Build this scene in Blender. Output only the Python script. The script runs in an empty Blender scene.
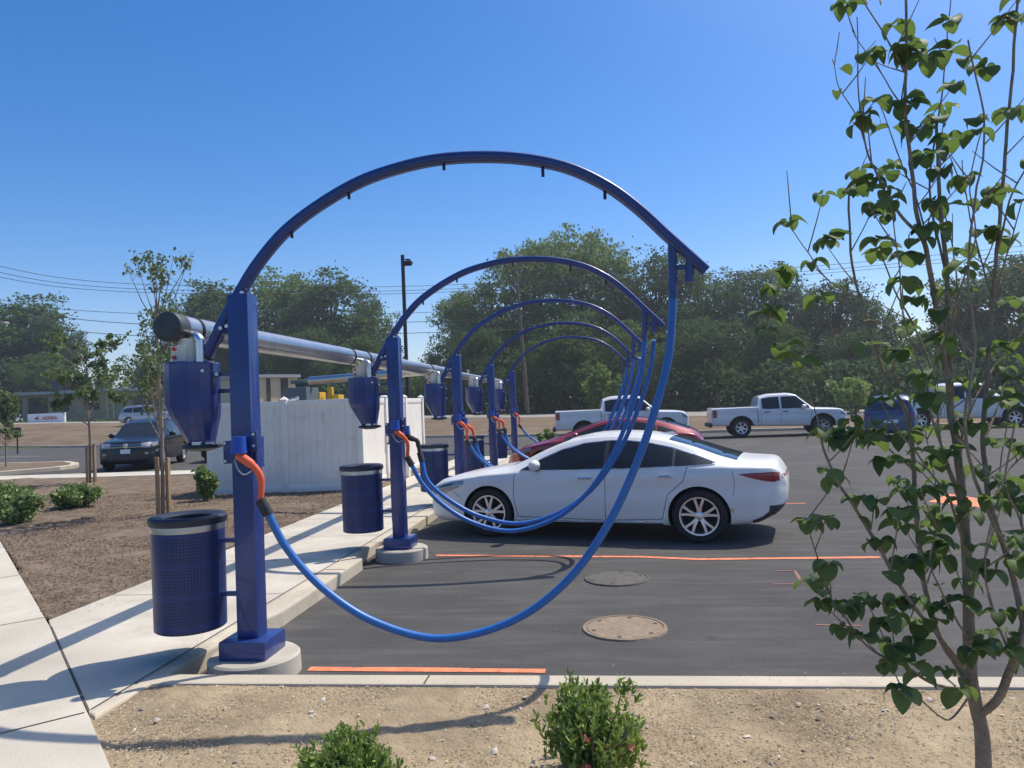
import bpy, bmesh, math, random
import numpy as np
from mathutils import Vector, Matrix, noise
from math import sin, cos, pi, radians, sqrt, atan
random.seed(7); rng = np.random.default_rng(7)
S = bpy.context.scene; COL = S.collection

# ------------------------------------------------------------------ camera
H = 1.85; FPX = 760.0
psi, th, rho = radians(7.1), radians(1.38), atan(.040)
F = np.array([-sin(psi)*cos(th), cos(psi)*cos(th), sin(th)])
R0 = np.array([cos(psi), sin(psi), 0.]); U0 = np.cross(R0, F)
R = R0*cos(rho)-U0*sin(rho); U = R0*sin(rho)+U0*cos(rho)
CP = np.array([0, 0, H])
cd = bpy.data.cameras.new('camera'); cam = bpy.data.objects.new('camera', cd); COL.objects.link(cam)
cam.matrix_world = Matrix(((R[0], U[0], -F[0], CP[0]), (R[1], U[1], -F[1], CP[1]), (R[2], U[2], -F[2], CP[2]), (0, 0, 0, 1)))
cd.sensor_width = 36; cd.lens = 36*FPX/1024; cd.clip_start = .05; cd.clip_end = 3000
S.camera = cam
# ------------------------------------------------------------------ light
SUN = Vector((1.28, 1.02, 2.57)).normalized()
w = bpy.data.worlds.new('World'); S.world = w; w.use_nodes = True
nt = w.node_tree; sky = nt.nodes.new('ShaderNodeTexSky'); sky.sky_type = 'NISHITA'; sky.sun_disc = False
sky.sun_elevation = math.asin(SUN.z); sky.sun_rotation = math.atan2(SUN.x, SUN.y)
sky.altitude = 0; sky.air_density = 1.0; sky.dust_density = 0.3; sky.ozone_density = 2.5
hs = nt.nodes.new('ShaderNodeHueSaturation'); hs.inputs['Saturation'].default_value = 1.40; hs.inputs['Value'].default_value = 1.0
cm = nt.nodes.new('ShaderNodeMixRGB'); cm.blend_type = 'MULTIPLY'; cm.inputs['Fac'].default_value = 1; cm.inputs['Color2'].default_value = (.91, .845, .96, 1)
nt.links.new(sky.outputs[0], hs.inputs['Color']); nt.links.new(hs.outputs[0], cm.inputs['Color1'])
# bright forward-scatter aureole of the air around the sun
tcw = nt.nodes.new('ShaderNodeTexCoord'); dt = nt.nodes.new('ShaderNodeVectorMath'); dt.operation = 'DOT_PRODUCT'; dt.inputs[1].default_value = SUN
nt.links.new(tcw.outputs['Generated'], dt.inputs[0]); mxm = nt.nodes.new('ShaderNodeMath'); mxm.operation = 'MAXIMUM'; nt.links.new(dt.outputs['Value'], mxm.inputs[0]); mxm.inputs[1].default_value = 0
pw = nt.nodes.new('ShaderNodeMath'); pw.operation = 'POWER'; nt.links.new(mxm.outputs[0], pw.inputs[0]); pw.inputs[1].default_value = 12
ad = nt.nodes.new('ShaderNodeMixRGB'); ad.blend_type = 'ADD'; ad.inputs['Fac'].default_value = 1; sc_ = nt.nodes.new('ShaderNodeMixRGB'); sc_.blend_type = 'MULTIPLY'; sc_.inputs['Fac'].default_value = 1
nt.links.new(pw.outputs[0], sc_.inputs['Color1']); sc_.inputs['Color2'].default_value = (12, 12, 11, 1)
nt.links.new(cm.outputs[0], ad.inputs['Color1']); nt.links.new(sc_.outputs[0], ad.inputs['Color2'])
nt.links.new(ad.outputs[0], nt.nodes['Background'].inputs[0]); nt.nodes['Background'].inputs[1].default_value = .14
sl = bpy.data.lights.new('sun', 'SUN'); sl.energy = 4.3; sl.angle = radians(.5); sl.color = (1, .925, .80)
so = bpy.data.objects.new('sun', sl); COL.objects.link(so); so.rotation_euler = SUN.to_track_quat('Z', 'Y').to_euler(); so.location = (20, 20, 40)
S.view_settings.view_transform = 'Standard'; S.view_settings.look = 'None'; S.view_settings.exposure = 0.2; S.view_settings.gamma = 1
S.view_settings.use_curve_mapping = False

# ------------------------------------------------------------------ helpers
def ray(px, py): return F + R*(px-512)/FPX + U*(384-py)/FPX
def G(px, py, z=0.):
    d = ray(px, py); t = (z-H)/d[2]; p = CP+t*d; return Vector(p)
def at(px, py, Y):
    d = ray(px, py); return Vector(CP+d*Y/d[1])

def tag(o, label=None, cat=None, group=None, kind=None):
    if label: o['label'] = label
    if cat: o['category'] = cat
    if group: o['group'] = group
    if kind: o['kind'] = kind
    return o
def empty(name, loc, label=None, cat=None, group=None, rz=0):
    o = bpy.data.objects.new(name, None); COL.objects.link(o); o.location = loc; o.rotation_euler = (0, 0, rz); o.empty_display_size = .2
    return tag(o, label, cat, group)
def copy_tree(o, parent=None):
    c = o.copy(); COL.objects.link(c); c.parent = parent
    for ch in list(o.children): copy_tree(ch, c)
    return c

SPLIT = {'rail', 'mounting_arm', 'tee_fitting', 'window', 'lift_hole', 'bolt', 'hose_clip', 'relay', 'hose_clamp', 'coupling_ring', 'motor_housing', 'entrance_post', 'sign_leg', 'shutter', 'drop_bracket', 'hanging_bracket', 'lid_latch', 'intake_box', 'blower', 'lamp_head', 'nozzle_holder'}
class MB:
    def __init__(s): s.v = []; s.f = []; s.m = []; s.pc = []
    def add(s, v, f, mi=0):
        n = len(s.v); s.pc.append((n, len(s.f))); s.v += [tuple(p) for p in v]; s.f += [tuple(i+n for i in q) for q in f]; s.m += [mi]*len(f); return s
    def box(s, lo, hi, mi=0, M=None):
        x0, y0, z0 = lo; x1, y1, z1 = hi
        v = [Vector(p) for p in ((x0,y0,z0),(x1,y0,z0),(x1,y1,z0),(x0,y1,z0),(x0,y0,z1),(x1,y0,z1),(x1,y1,z1),(x0,y1,z1))]
        if M: v = [M @ p for p in v]
        return s.add(v, [(0,3,2,1),(4,5,6,7),(0,1,5,4),(1,2,6,5),(2,3,7,6),(3,0,4,7)], mi)
    def tube(s, pts, r, n=12, mi=0, cap=True, sx=1., sy=1., up=None, ph=0):
        pts = [Vector(p) for p in pts]; N = len(pts)
        rs = r if isinstance(r, (list, tuple)) else [r]*N
        t = [(pts[min(i+1, N-1)]-pts[max(i-1, 0)]).normalized() for i in range(N)]
        a = Vector(up) if up else (Vector((0, 0, 1)) if abs(t[0].z) < .9 else Vector((1, 0, 0)))
        a = (a-t[0]*a.dot(t[0])).normalized(); v = []
        for i in range(N):
            a = (a-t[i]*a.dot(t[i])).normalized(); b = t[i].cross(a)
            for k in range(n):
                q = 2*pi*k/n+ph; v.append(pts[i]+a*(cos(q)*rs[i]*sx)+b*(sin(q)*rs[i]*sy))
        f = [(i*n+k, i*n+(k+1) % n, (i+1)*n+(k+1) % n, (i+1)*n+k) for i in range(N-1) for k in range(n)]
        if cap: f += [tuple(range(n))[::-1], tuple(range((N-1)*n, N*n))]
        return s.add(v, f, mi)
    def rect_tube(s, pts, wdt, dep, up, mi=0):
        # rectangular profile with chamfered corners swept along pts
        pts = [Vector(p) for p in pts]; N = len(pts); upv = Vector(up).normalized()
        c = min(wdt, dep)*.18; hw, hd = wdt/2, dep/2
        prof = [(hw, hd-c), (hw-c, hd), (-hw+c, hd), (-hw, hd-c), (-hw, -hd+c), (-hw+c, -hd), (hw-c, -hd), (hw, -hd+c)]
        v = []
        for i in range(N):
            t = (pts[min(i+1, N-1)]-pts[max(i-1, 0)]).normalized(); b = t.cross(upv).normalized()
            for (p, q) in prof: v.append(pts[i]+b*p+upv*q)
        n = 8
        f = [(i*n+k, i*n+(k+1) % n, (i+1)*n+(k+1) % n, (i+1)*n+k) for i in range(N-1) for k in range(n)]
        f += [tuple(range(n))[::-1], tuple(range((N-1)*n, N*n))]
        return s.add(v, f, mi)
    def lathe(s, prof, c=(0, 0, 0), n=32, mi=0, axis='z'):
        v = []; f = []
        for (r, z) in prof:
            for k in range(n):
                a = 2*pi*k/n
                p = (r*cos(a), r*sin(a), z) if axis == 'z' else ((r*cos(a), z, r*sin(a)) if axis == 'y' else (z, r*cos(a), r*sin(a)))
                v.append((p[0]+c[0], p[1]+c[1], p[2]+c[2]))
        for i in range(len(prof)-1):
            for k in range(n): f.append((i*n+k, i*n+(k+1) % n, (i+1)*n+(k+1) % n, (i+1)*n+k))
        return s.add(v, f, mi)
    def prism(s, poly, z0, z1, mi=0):
        n = len(poly); v = [(p[0], p[1], z0) for p in poly]+[(p[0], p[1], z1) for p in poly]
        f = [tuple(range(n))[::-1], tuple(range(n, 2*n))]+[(i, (i+1) % n, n+(i+1) % n, n+i) for i in range(n)]
        return s.add(v, f, mi)
    def build(s, name, mats, parent=None, smooth=35, bevel=0, recalc=True):
        if name in SPLIT and len(s.pc) > 1:
            out = []; ends = s.pc[1:]+[(len(s.v), len(s.f))]
            for (v0, f0), (v1, f1) in zip(s.pc, ends):
                q = MB(); q.add(s.v[v0:v1], [tuple(i-v0 for i in f) for f in s.f[f0:f1]]); q.m = s.m[f0:f1]; out.append(q.build(name, mats, parent, smooth, bevel, recalc))
            return out[0]
        me = bpy.data.meshes.new(name); me.from_pydata(s.v, [], s.f)
        if not isinstance(mats, (list, tuple)): mats = [mats]
        for m in mats: me.materials.append(m)
        me.polygons.foreach_set('material_index', s.m)
        if bevel or recalc:
            bm = bmesh.new(); bm.from_mesh(me)
            if recalc: bmesh.ops.recalc_face_normals(bm, faces=bm.faces)
            if bevel:
                ed = [e for e in bm.edges if len(e.link_faces) == 2 and e.calc_face_angle(0) > radians(40)]
                bmesh.ops.bevel(bm, geom=ed, offset=bevel, segments=2, affect='EDGES', profile=.6, clamp_overlap=True)
            bm.to_mesh(me); bm.free()
        if smooth:
            me.polygons.foreach_set('use_smooth', [True]*len(me.polygons)); me.set_sharp_from_angle(angle=radians(smooth))
        me.update()
        o = bpy.data.objects.new(name, me); COL.objects.link(o)
        if parent: o.parent = parent
        return o

def raw(name, V, Fa, mat, parent=None, smooth=False):
    """numpy verts (N,3), faces (M,k)"""
    me = bpy.data.meshes.new(name); V = np.asarray(V, dtype=np.float32); Fa = np.asarray(Fa, dtype=np.int32)
    me.vertices.add(len(V)); me.vertices.foreach_set('co', V.ravel())
    k = Fa.shape[1]; me.loops.add(Fa.size); me.loops.foreach_set('vertex_index', Fa.ravel())
    me.polygons.add(len(Fa)); me.polygons.foreach_set('loop_start', np.arange(0, Fa.size, k, dtype=np.int32))
    me.polygons.foreach_set('loop_total', np.full(len(Fa), k, dtype=np.int32))
    for m in (mat if isinstance(mat, (list, tuple)) else [mat]): me.materials.append(m)
    if smooth: me.polygons.foreach_set('use_smooth', [True]*len(Fa))
    me.update(calc_edges=True); me.validate()
    o = bpy.data.objects.new(name, me); COL.objects.link(o)
    if parent: o.parent = parent
    return o

def catmull(P, n=8):
    P = [np.array(p, float) for p in P]; P = [2*P[0]-P[1]]+P+[2*P[-1]-P[-2]]; out = []
    for i in range(1, len(P)-2):
        for k in range(n):
            t = k/n; a, b, c, d = P[i-1], P[i], P[i+1], P[i+2]
            out.append(.5*((2*b)+(-a+c)*t+(2*a-5*b+4*c-d)*t*t+(-a+3*b-3*c+d)*t**3))
    out.append(P[-2]); return [Vector(p) for p in out]

# ------------------------------------------------------------------ materials
def mat(name, col, rough=.6, metal=0., spec=.5, var=0., vscale=4., bump=0., bscale=60., coat=0., dark=None, stain=None):
    m = bpy.data.materials.new(name); m.use_nodes = True; n = m.node_tree; b = n.nodes['Principled BSDF']; L = n.links
    b.inputs['Base Color'].default_value = (*col, 1); b.inputs['Roughness'].default_value = rough; b.inputs['Metallic'].default_value = metal
    b.inputs['Specular IOR Level'].default_value = spec; b.inputs['Coat Weight'].default_value = coat; b.inputs['Coat Roughness'].default_value = .05
    tc = n.nodes.new('ShaderNodeTexCoord')
    if var or dark:
        nz = n.nodes.new('ShaderNodeTexNoise'); nz.inputs['Scale'].default_value = vscale; nz.inputs['Detail'].default_value = 8; nz.inputs['Roughness'].default_value = .65
        L.new(tc.outputs['Object'], nz.inputs['Vector'])
        r = n.nodes.new('ShaderNodeValToRGB'); r.color_ramp.elements[0].position = .3; r.color_ramp.elements[1].position = .72
        d = dark or tuple(c*(1-var) for c in col); u = tuple(min(1, c*(1+var*.6)) for c in col)
        r.color_ramp.elements[0].color = (*d, 1); r.color_ramp.elements[1].color = (*u, 1)
        L.new(nz.outputs['Fac'], r.inputs['Fac']); last = r.outputs[0]
        if stain:
            n2 = n.nodes.new('ShaderNodeTexNoise'); n2.inputs['Scale'].default_value = stain[1]; n2.inputs['Detail'].default_value = 5
            L.new(tc.outputs['Object'], n2.inputs['Vector'])
            r2 = n.nodes.new('ShaderNodeValToRGB'); r2.color_ramp.elements[0].position = stain[2]; r2.color_ramp.elements[1].position = stain[3]
            mx = n.nodes.new('ShaderNodeMixRGB'); L.new(n2.outputs['Fac'], r2.inputs['Fac']); L.new(r2.outputs[0], mx.inputs['Fac'])
            L.new(last, mx.inputs['Color1']); mx.inputs['Color2'].default_value = (*stain[0], 1); last = mx.outputs[0]
        L.new(last, b.inputs['Base Color'])
    if bump:
        nb = n.nodes.new('ShaderNodeTexNoise'); nb.inputs['Scale'].default_value = bscale; nb.inputs['Detail'].default_value = 6
        L.new(tc.outputs['Object'], nb.inputs['Vector']); bp = n.nodes.new('ShaderNodeBump'); bp.inputs['Strength'].default_value = bump; bp.inputs['Distance'].default_value = .02
        L.new(nb.outputs['Fac'], bp.inputs['Height']); L.new(bp.outputs[0], b.inputs['Normal'])
    return m
def leafmat(name, c1, c2, trans=.35, rough=.5, tcol=None, spec=.4):
    m = bpy.data.materials.new(name); m.use_nodes = True; n = m.node_tree; L = n.links; b = n.nodes['Principled BSDF']
    g = n.nodes.new('ShaderNodeNewGeometry'); r = n.nodes.new('ShaderNodeValToRGB')
    r.color_ramp.elements[0].color = (*c1, 1); r.color_ramp.elements[1].color = (*c2, 1)
    L.new(g.outputs['Random Per Island'], r.inputs['Fac']); L.new(r.outputs[0], b.inputs['Base Color'])
    b.inputs['Roughness'].default_value = rough; b.inputs['Specular IOR Level'].default_value = spec
    t = n.nodes.new('ShaderNodeBsdfTranslucent'); mx = n.nodes.new('ShaderNodeMixShader'); mx.inputs[0].default_value = trans
    hs = n.nodes.new('ShaderNodeMixRGB'); hs.inputs[0].default_value = .6; L.new(r.outputs[0], hs.inputs[1]); hs.inputs[2].default_value = (*(tcol or (.16, .26, .03)), 1)
    L.new(hs.outputs[0], t.inputs[0]); L.new(b.outputs[0], mx.inputs[1]); L.new(t.outputs[0], mx.inputs[2])
    L.new(mx.outputs[0], n.nodes['Material Output'].inputs[0]); return m
M = {}
M['blue'] = mat('blue_powder_coat', (.017, .042, .195), .36, 0, .5, var=.25, vscale=6, coat=.4, stain=((.045, .062, .17), 3.5, .60, .78), bump=.03, bscale=300)
M['bluebright'] = mat('blue_bracket', (.012, .07, .40), .35)
M['hose'] = mat('blue_hose', (.028, .15, .46), .40, 0, .5, var=.1, vscale=12)
M['black'] = mat('black_rubber', (.024, .024, .026), .55, var=.2, vscale=20)
M['darkplastic'] = mat('dark_plastic', (.03, .03, .035), .5)
M['orange'] = mat('orange_nozzle', (.80, .13, .055), .62)
M['steel'] = mat('galvanised_steel', (.58, .57, .55), .34, 1., var=.18, vscale=6)
M['alu'] = mat('aluminium', (.75, .76, .78), .3, 1.)
M['bolt'] = mat('bolt_zinc', (.7, .7, .72), .35, 1.)
M['pvc'] = mat('cream_plastic', (.72, .68, .58), .5)
def concrete(name, col, jx=None, joints=None):
    return mat(name, col, .9, 0, .2, var=.2, vscale=2.6, bump=.3, bscale=110, stain=(tuple(c*.66 for c in col), 1.3, .48, .80))
M['concrete'] = concrete('walk_concrete', (.57, .52, .43))
M['kerb'] = concrete('kerb_concrete', (.56, .49, .38))
M['pier'] = concrete('pier_concrete', (.50, .455, .38))
M['joint'] = mat('joint_dark', (.09, .08, .07), .95)
M['paint_o'] = mat('orange_paint', (.90, .25, .11), .8, var=.35, vscale=14, stain=((.12, .10, .10), 9, .55, .75))
M['paint_w'] = mat('white_paint', (.7, .7, .7), .8, var=.3, vscale=20)
M['paint_faint'] = mat('faded_orange_paint', (.28, .13, .10), .85, var=.4, vscale=30)
def asphalt():
    m = mat('asphalt', (.064, .060, .056), .85, 0, .35, var=.2, vscale=.9, bump=.5, bscale=160, stain=((.10, .095, .088), .5, .5, .85)); n = m.node_tree; L = n.links
    b = n.nodes['Principled BSDF']; src = b.inputs['Base Color'].links[0].from_socket
    tc = n.nodes.new('ShaderNodeTexCoord'); v = n.nodes.new('ShaderNodeTexVoronoi'); v.inputs['Scale'].default_value = 3.2; L.new(tc.outputs['Object'], v.inputs['Vector'])
    nz = n.nodes.new('ShaderNodeTexNoise'); nz.inputs['Scale'].default_value = 130; L.new(tc.outputs['Object'], nz.inputs['Vector'])
    mp = n.nodes.new('ShaderNodeMapRange'); mp.inputs[1].default_value = .35; mp.inputs[2].default_value = .65; mp.inputs[3].default_value = .5; mp.inputs[4].default_value = 1.7; L.new(nz.outputs[0], mp.inputs[0])
    mx = n.nodes.new('ShaderNodeMixRGB'); mx.blend_type = 'MULTIPLY'; mx.inputs[0].default_value = 1; L.new(src, mx.inputs[1]); L.new(mp.outputs[0], mx.inputs[2])
    # dusty tyre scuffs, stretched along x
    mpg = n.nodes.new('ShaderNodeMapping'); mpg.inputs['Scale'].default_value = (.35, 2.2, 1); L.new(tc.outputs['Object'], mpg.inputs[0])
    n3 = n.nodes.new('ShaderNodeTexNoise'); n3.inputs['Scale'].default_value = 2.2; n3.inputs['Detail'].default_value = 7; n3.inputs['Roughness'].default_value = .7; L.new(mpg.outputs[0], n3.inputs['Vector'])
    r3 = n.nodes.new('ShaderNodeValToRGB'); r3.color_ramp.elements[0].position = .47; r3.color_ramp.elements[1].position = .82; r3.color_ramp.elements[1].color = (.6, .6, .6, 1); L.new(n3.outputs[0], r3.inputs[0])
    m2 = n.nodes.new('ShaderNodeMixRGB'); L.new(r3.outputs[0], m2.inputs[0]); L.new(mx.outputs[0], m2.inputs[1]); m2.inputs[2].default_value = (.17, .16, .15, 1)
    last = m2.outputs[0]
    for sc, thr, wd_, colr, seed in ((1.1, .045, .03, (.025, .024, .023), 0), (5.5, .035, .02, (.30, .29, .27), 7), (.42, .10, .06, (.04, .039, .038), 3)):
        of = n.nodes.new('ShaderNodeMapping'); of.inputs['Location'].default_value = (seed, seed*.7, 0); L.new(tc.outputs['Object'], of.inputs[0])
        dn = n.nodes.new('ShaderNodeTexNoise'); dn.inputs['Scale'].default_value = 3; L.new(of.outputs[0], dn.inputs['Vector'])
        mv = n.nodes.new('ShaderNodeMixRGB'); mv.inputs[0].default_value = .12; L.new(of.outputs[0], mv.inputs[1]); L.new(dn.outputs['Color'], mv.inputs[2])
        vo = n.nodes.new('ShaderNodeTexVoronoi'); vo.inputs['Scale'].default_value = sc; L.new(mv.outputs[0], vo.inputs['Vector'])
        mr = n.nodes.new('ShaderNodeMapRange'); mr.inputs[1].default_value = thr; mr.inputs[2].default_value = thr+wd_; mr.inputs[3].default_value = .55; mr.inputs[4].default_value = 0; L.new(vo.outputs['Distance'], mr.inputs[0])
        mz = n.nodes.new('ShaderNodeMixRGB'); L.new(mr.outputs[0], mz.inputs[0]); L.new(last, mz.inputs[1]); mz.inputs[2].default_value = (*colr, 1); last = mz.outputs[0]
    L.new(last, b.inputs['Base Color']); return m
M['asphalt'] = asphalt()
M['dirt'] = mat('dry_soil', (.44, .345, .222), .95, 0, .1, dark=(.20, .15, .098), vscale=1.8, bump=.7, bscale=45)
M['mulch'] = mat('brown_mulch', (.25, .19, .135), .95, 0, .1, dark=(.11, .082, .06), vscale=3.2, bump=.8, bscale=40)
M['chip'] = leafmat('mulch_chips', (.19, .14, .09), (.62, .50, .34), 0, .9, spec=.1)
M['chipd'] = leafmat('dark_mulch_chips', (.08, .058, .042), (.25, .185, .135), 0, .9, spec=.1)
M['stone'] = leafmat('pebbles', (.22, .20, .18), (.62, .56, .48), 0, .8, spec=.3)
M['verge'] = mat('dry_verge', (.235, .175, .12), .95, 0, .1, dark=(.12, .088, .06), vscale=.55, bump=.4, bscale=4)
M['road'] = mat('pale_road', (.30, .29, .26), .9, 0, .2, var=.15, vscale=.3)
M['ground'] = mat('rough_grass', (.10, .12, .045), .95, 0, .1, dark=(.05, .065, .025), vscale=.3, bump=.4, bscale=3)
M['vinyl'] = mat('white_vinyl', (.86, .81, .735), .45, 0, .5, var=.09, vscale=1.4, stain=((.60, .54, .46), 2.6, .58, .85))
M['car_white'] = mat('pearl_white_paint', (.80, .775, .73), .32, 0, .45, coat=.45)
M['truck_white'] = mat('truck_white_paint', (.76, .74, .71), .3, 0, .5, coat=.6)
M['car_red'] = mat('red_paint', (.28, .012, .016), .3, .2, .5, coat=1.)
M['car_navy'] = mat('dark_navy_paint', (.006, .008, .013), .35, .1, .4, coat=.5)
M['car_blue'] = mat('mid_blue_paint', (.025, .07, .15), .35, .1, .5, coat=.6)
M['car_silver'] = mat('silver_paint', (.45, .48, .52), .3, .6, .5, coat=.7)
M['glass'] = mat('tinted_glass', (.018, .021, .024), .06, 0, .45)
M['glass_b'] = mat('rear_glass', (.012, .02, .04), .05, 0, .8)
M['chrome'] = mat('chrome', (.8, .8, .82), .12, 1.)
M['rim'] = mat('alloy_rim', (.78, .78, .79), .3, .85)
M['lid'] = mat('dark_lid', (.022, .026, .045), .5, var=.2)
M['capgrey'] = mat('dull_grey_cap', (.075, .08, .085), .5, .4, var=.3, vscale=9)
M['tyre'] = mat('tyre_rubber', (.018, .018, .019), .75, bump=.2, bscale=80)
M['cavity'] = mat('wheel_arch_lining', (.01, .01, .011), .9)
M['lamp'] = mat('headlamp_lens', (.30, .31, .33), .10, .3, .8)
M['lampdark'] = mat('headlamp_dark', (.04, .045, .05), .1, .2, .8)
M['taillamp'] = mat('tail_lamp_red', (.30, .015, .03), .2, 0, .5, coat=.3)
M['amber'] = mat('amber_lens', (.6, .2, .03), .2)
M['bark'] = mat('young_bark', (.31, .25, .19), .85, 0, .2, var=.35, vscale=22, bump=.6, bscale=70)
M['barkd'] = mat('dark_bark', (.075, .06, .045), .9, 0, .2, var=.3, vscale=5, bump=.5, bscale=20)
M['stake'] = mat('wooden_stake', (.34, .22, .12), .85, var=.25, vscale=12)
M['pole'] = mat('weathered_pole', (.13, .10, .075), .9, var=.2, vscale=3)
M['darkmetal'] = mat('dark_bronze_metal', (.03, .03, .032), .5, .5)
M['wire'] = mat('cable', (.02, .02, .022), .6)
M['tan'] = mat('tan_wall', (.70, .54, .33), .9, var=.08, vscale=.6)
M['beige'] = mat('beige_wall', (.40, .33, .20), .9, var=.15, vscale=.4)
M['roofgrey'] = mat('grey_roof', (.42, .42, .40), .7, var=.1, vscale=1)
M['trimbrown'] = mat('brown_trim', (.08, .055, .045), .7)
M['signwhite'] = mat('sign_white', (.8, .8, .8), .5)
M['signred'] = mat('sign_red', (.6, .03, .03), .5)
M['signnavy'] = mat('sign_navy', (.03, .045, .12), .5)
M['greybox'] = mat('grey_green_metal', (.10, .125, .13), .55, .1, var=.15, vscale=2)
M['yellow'] = mat('machine_yellow', (.62, .36, .03), .5)
M['manhole'] = mat('dusty_iron_cover', (.27, .20, .135), .85, 0, var=.3, vscale=14, bump=.6, bscale=50)
M['manhole2'] = mat('grey_iron_cover', (.11, .10, .085), .85, 0, var=.35, vscale=12, bump=.6, bscale=60)
M['dogleaf'] = leafmat('dogwood_leaf', (.036, .082, .034), (.14, .21, .08), .42, .6, tcol=(.20, .30, .05), spec=.22)
M['azalea'] = leafmat('shrub_leaf', (.12, .20, .045), (.34, .44, .12), .3, .45, tcol=(.3, .4, .06))
M['flower'] = leafmat('pink_bloom', (.75, .16, .16), (.8, .3, .26), .3, .6, tcol=(.8, .3, .25))
M['bedshrub'] = leafmat('bed_shrub_leaf', (.11, .17, .05), (.24, .32, .11), .3, .55)
M['woods4'] = leafmat('wood_leaf_mid', (.048, .10, .032), (.145, .225, .07), .42, .7, spec=.15, tcol=(.16, .22, .04))
M['woods1'] = leafmat('wood_leaf_green', (.032, .08, .026), (.105, .175, .052), .4, .7, spec=.15, tcol=(.12, .17, .03))
M['woods2'] = leafmat('wood_leaf_light', (.085, .15, .045), (.22, .31, .095), .44, .7, spec=.15, tcol=(.16, .22, .04))
M['woods3'] = leafmat('wood_leaf_blue', (.026, .068, .030), (.088, .15, .056), .37, .7, spec=.15, tcol=(.10, .15, .04))
M['sapleaf'] = leafmat('sapling_leaf', (.10, .13, .06), (.20, .24, .12), .35, .6, spec=.2)
M['grass'] = leafmat('grass_blade', (.05, .08, .02), (.14, .18, .06), .2, .7, spec=.1)

# ------------------------------------------------------------------ terrain
# azimuth table from the camera ground point: (back kerb), (road near edge with its height)
KERB = [(-150., 92.), (-90.9, 75.5), (-44.8, 51.3), (-37.9, 47.7), (-32., 45.6), (-21.7, 44.1), (-10.2, 42.9), (-4.6, 40.2), (4.3, 37.6), (10.8, 36.6), (15.8, 36.), (22.4, 36.), (60., 40.), (150., 60.)]
EDGE = [(-170., 112., 2.2), (-84.2, 76., 2.1), (-57.6, 66., 1.69), (-52.4, 66., 1.6), (-46.3, 66., 1.42), (-31.5, 64., 1.12), (-14.2, 60., .85), (-6.7, 58., .66), (6.3, 54., .38), (14.4, 50., .2), (21.9, 48., .15), (32., 48., .15), (75., 52., .15), (190., 75., .15)]
kx = np.array([k[0] for k in KERB]); ky = np.array([k[1] for k in KERB])
ex = np.array([e[0] for e in EDGE]); ey = np.array([e[1] for e in EDGE]); ez = np.array([e[2] for e in EDGE])
# azimuth-parametrised strips
az_k = np.arctan2(kx, ky); az_e = np.arctan2(ex, ey)
rk = np.hypot(kx, ky); re_ = np.hypot(ex, ey)
AZ = np.linspace(az_k[0], az_k[-1], 120)
def kerb_r(a): return float(np.interp(a, az_k, rk))
def edge_r(a): return float(np.interp(a, az_e, re_))
def edge_z(a): return float(np.interp(a, az_e, ez))
def terr_z(x, y):
    a = math.atan2(x, y); r = math.hypot(x, y); k = kerb_r(a); e = edge_r(a); z = edge_z(a)
    if r < k: return 0
    if r < e: return .12+(z-.12)*(r-k)/(e-k)
    return z+.012*min(r-e, 40)
def strip(name, f0, f1, mat_, n=8, up=0., z0=None):
    mb = MB(); v = []; 
    for a in AZ:
        for i in range(n+1):
            r = f0(a)+(f1(a)-f0(a))*i/n; x, y = r*sin(a), r*cos(a); v.append((x, y, (terr_z(x, y) if z0 is None else z0)+up))
    f = [(j*(n+1)+i, j*(n+1)+i+1, (j+1)*(n+1)+i+1, (j+1)*(n+1)+i) for j in range(len(AZ)-1) for i in range(n)]
    mb.add(v, f); o = mb.build(name, mat_, smooth=60); tag(o, kind='structure'); return o
# one base sheet reaching the horizon
mb = MB(); v = []; AZ2 = np.linspace(-pi, pi, 181); RR = [0, 8, 20, 30, 40, 50, 60, 70, 80, 95, 110, 140, 200, 400, 900, 1800]
for a in AZ2:
    for r in RR:
        x, y = r*sin(a), r*cos(a); z = -.06
        if AZ[0] <= a <= AZ[-1] and r > kerb_r(a): z = terr_z(x, y)-.06-(0 if r > edge_r(a)+9.5 else .3)
        v.append((x, y, z))
n = len(RR); mb.add(v, [(j*n+i, j*n+i+1, (j+1)*n+i+1, (j+1)*n+i) for j in range(len(AZ2)-1) for i in range(n-1)])
tag(mb.build('ground', M['ground'], smooth=60), kind='structure')
# asphalt lot, its far border follows the back kerb
poly = [(60, 4.9), (60, 40.)]+[(kerb_r(a)*sin(a), kerb_r(a)*cos(a)) for a in AZ[::-1] if -1.0 < a < .98]+[(-60, 22.), (-60, 4.9)]
mb = MB(); mb.add([(p[0], p[1], 0) for p in poly], [tuple(range(len(poly)))]); tag(mb.build('parking_lot', M['asphalt'], smooth=0), kind='structure')
strip('verge', lambda a: kerb_r(a)+.2, lambda a: edge_r(a), M['verge'], n=10, up=0)
strip('road', lambda a: edge_r(a), lambda a: edge_r(a)+9, M['road'], n=3, up=.01)
# back kerb
mb = MB(); v = []
for a in AZ:
    for dr, z in ((-.0, 0.), (-.0, .13), (.2, .135), (.2, .02)):
        r = kerb_r(a)+dr; v.append((r*sin(a), r*cos(a), z))
mb.add(v, [(j*4+i, j*4+i+1, (j+1)*4+i+1, (j+1)*4+i) for j in range(len(AZ)-1) for i in range(3)])
tag(mb.build('lot_kerb', M['kerb'], smooth=30), kind='structure')

ZW = .13
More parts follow.
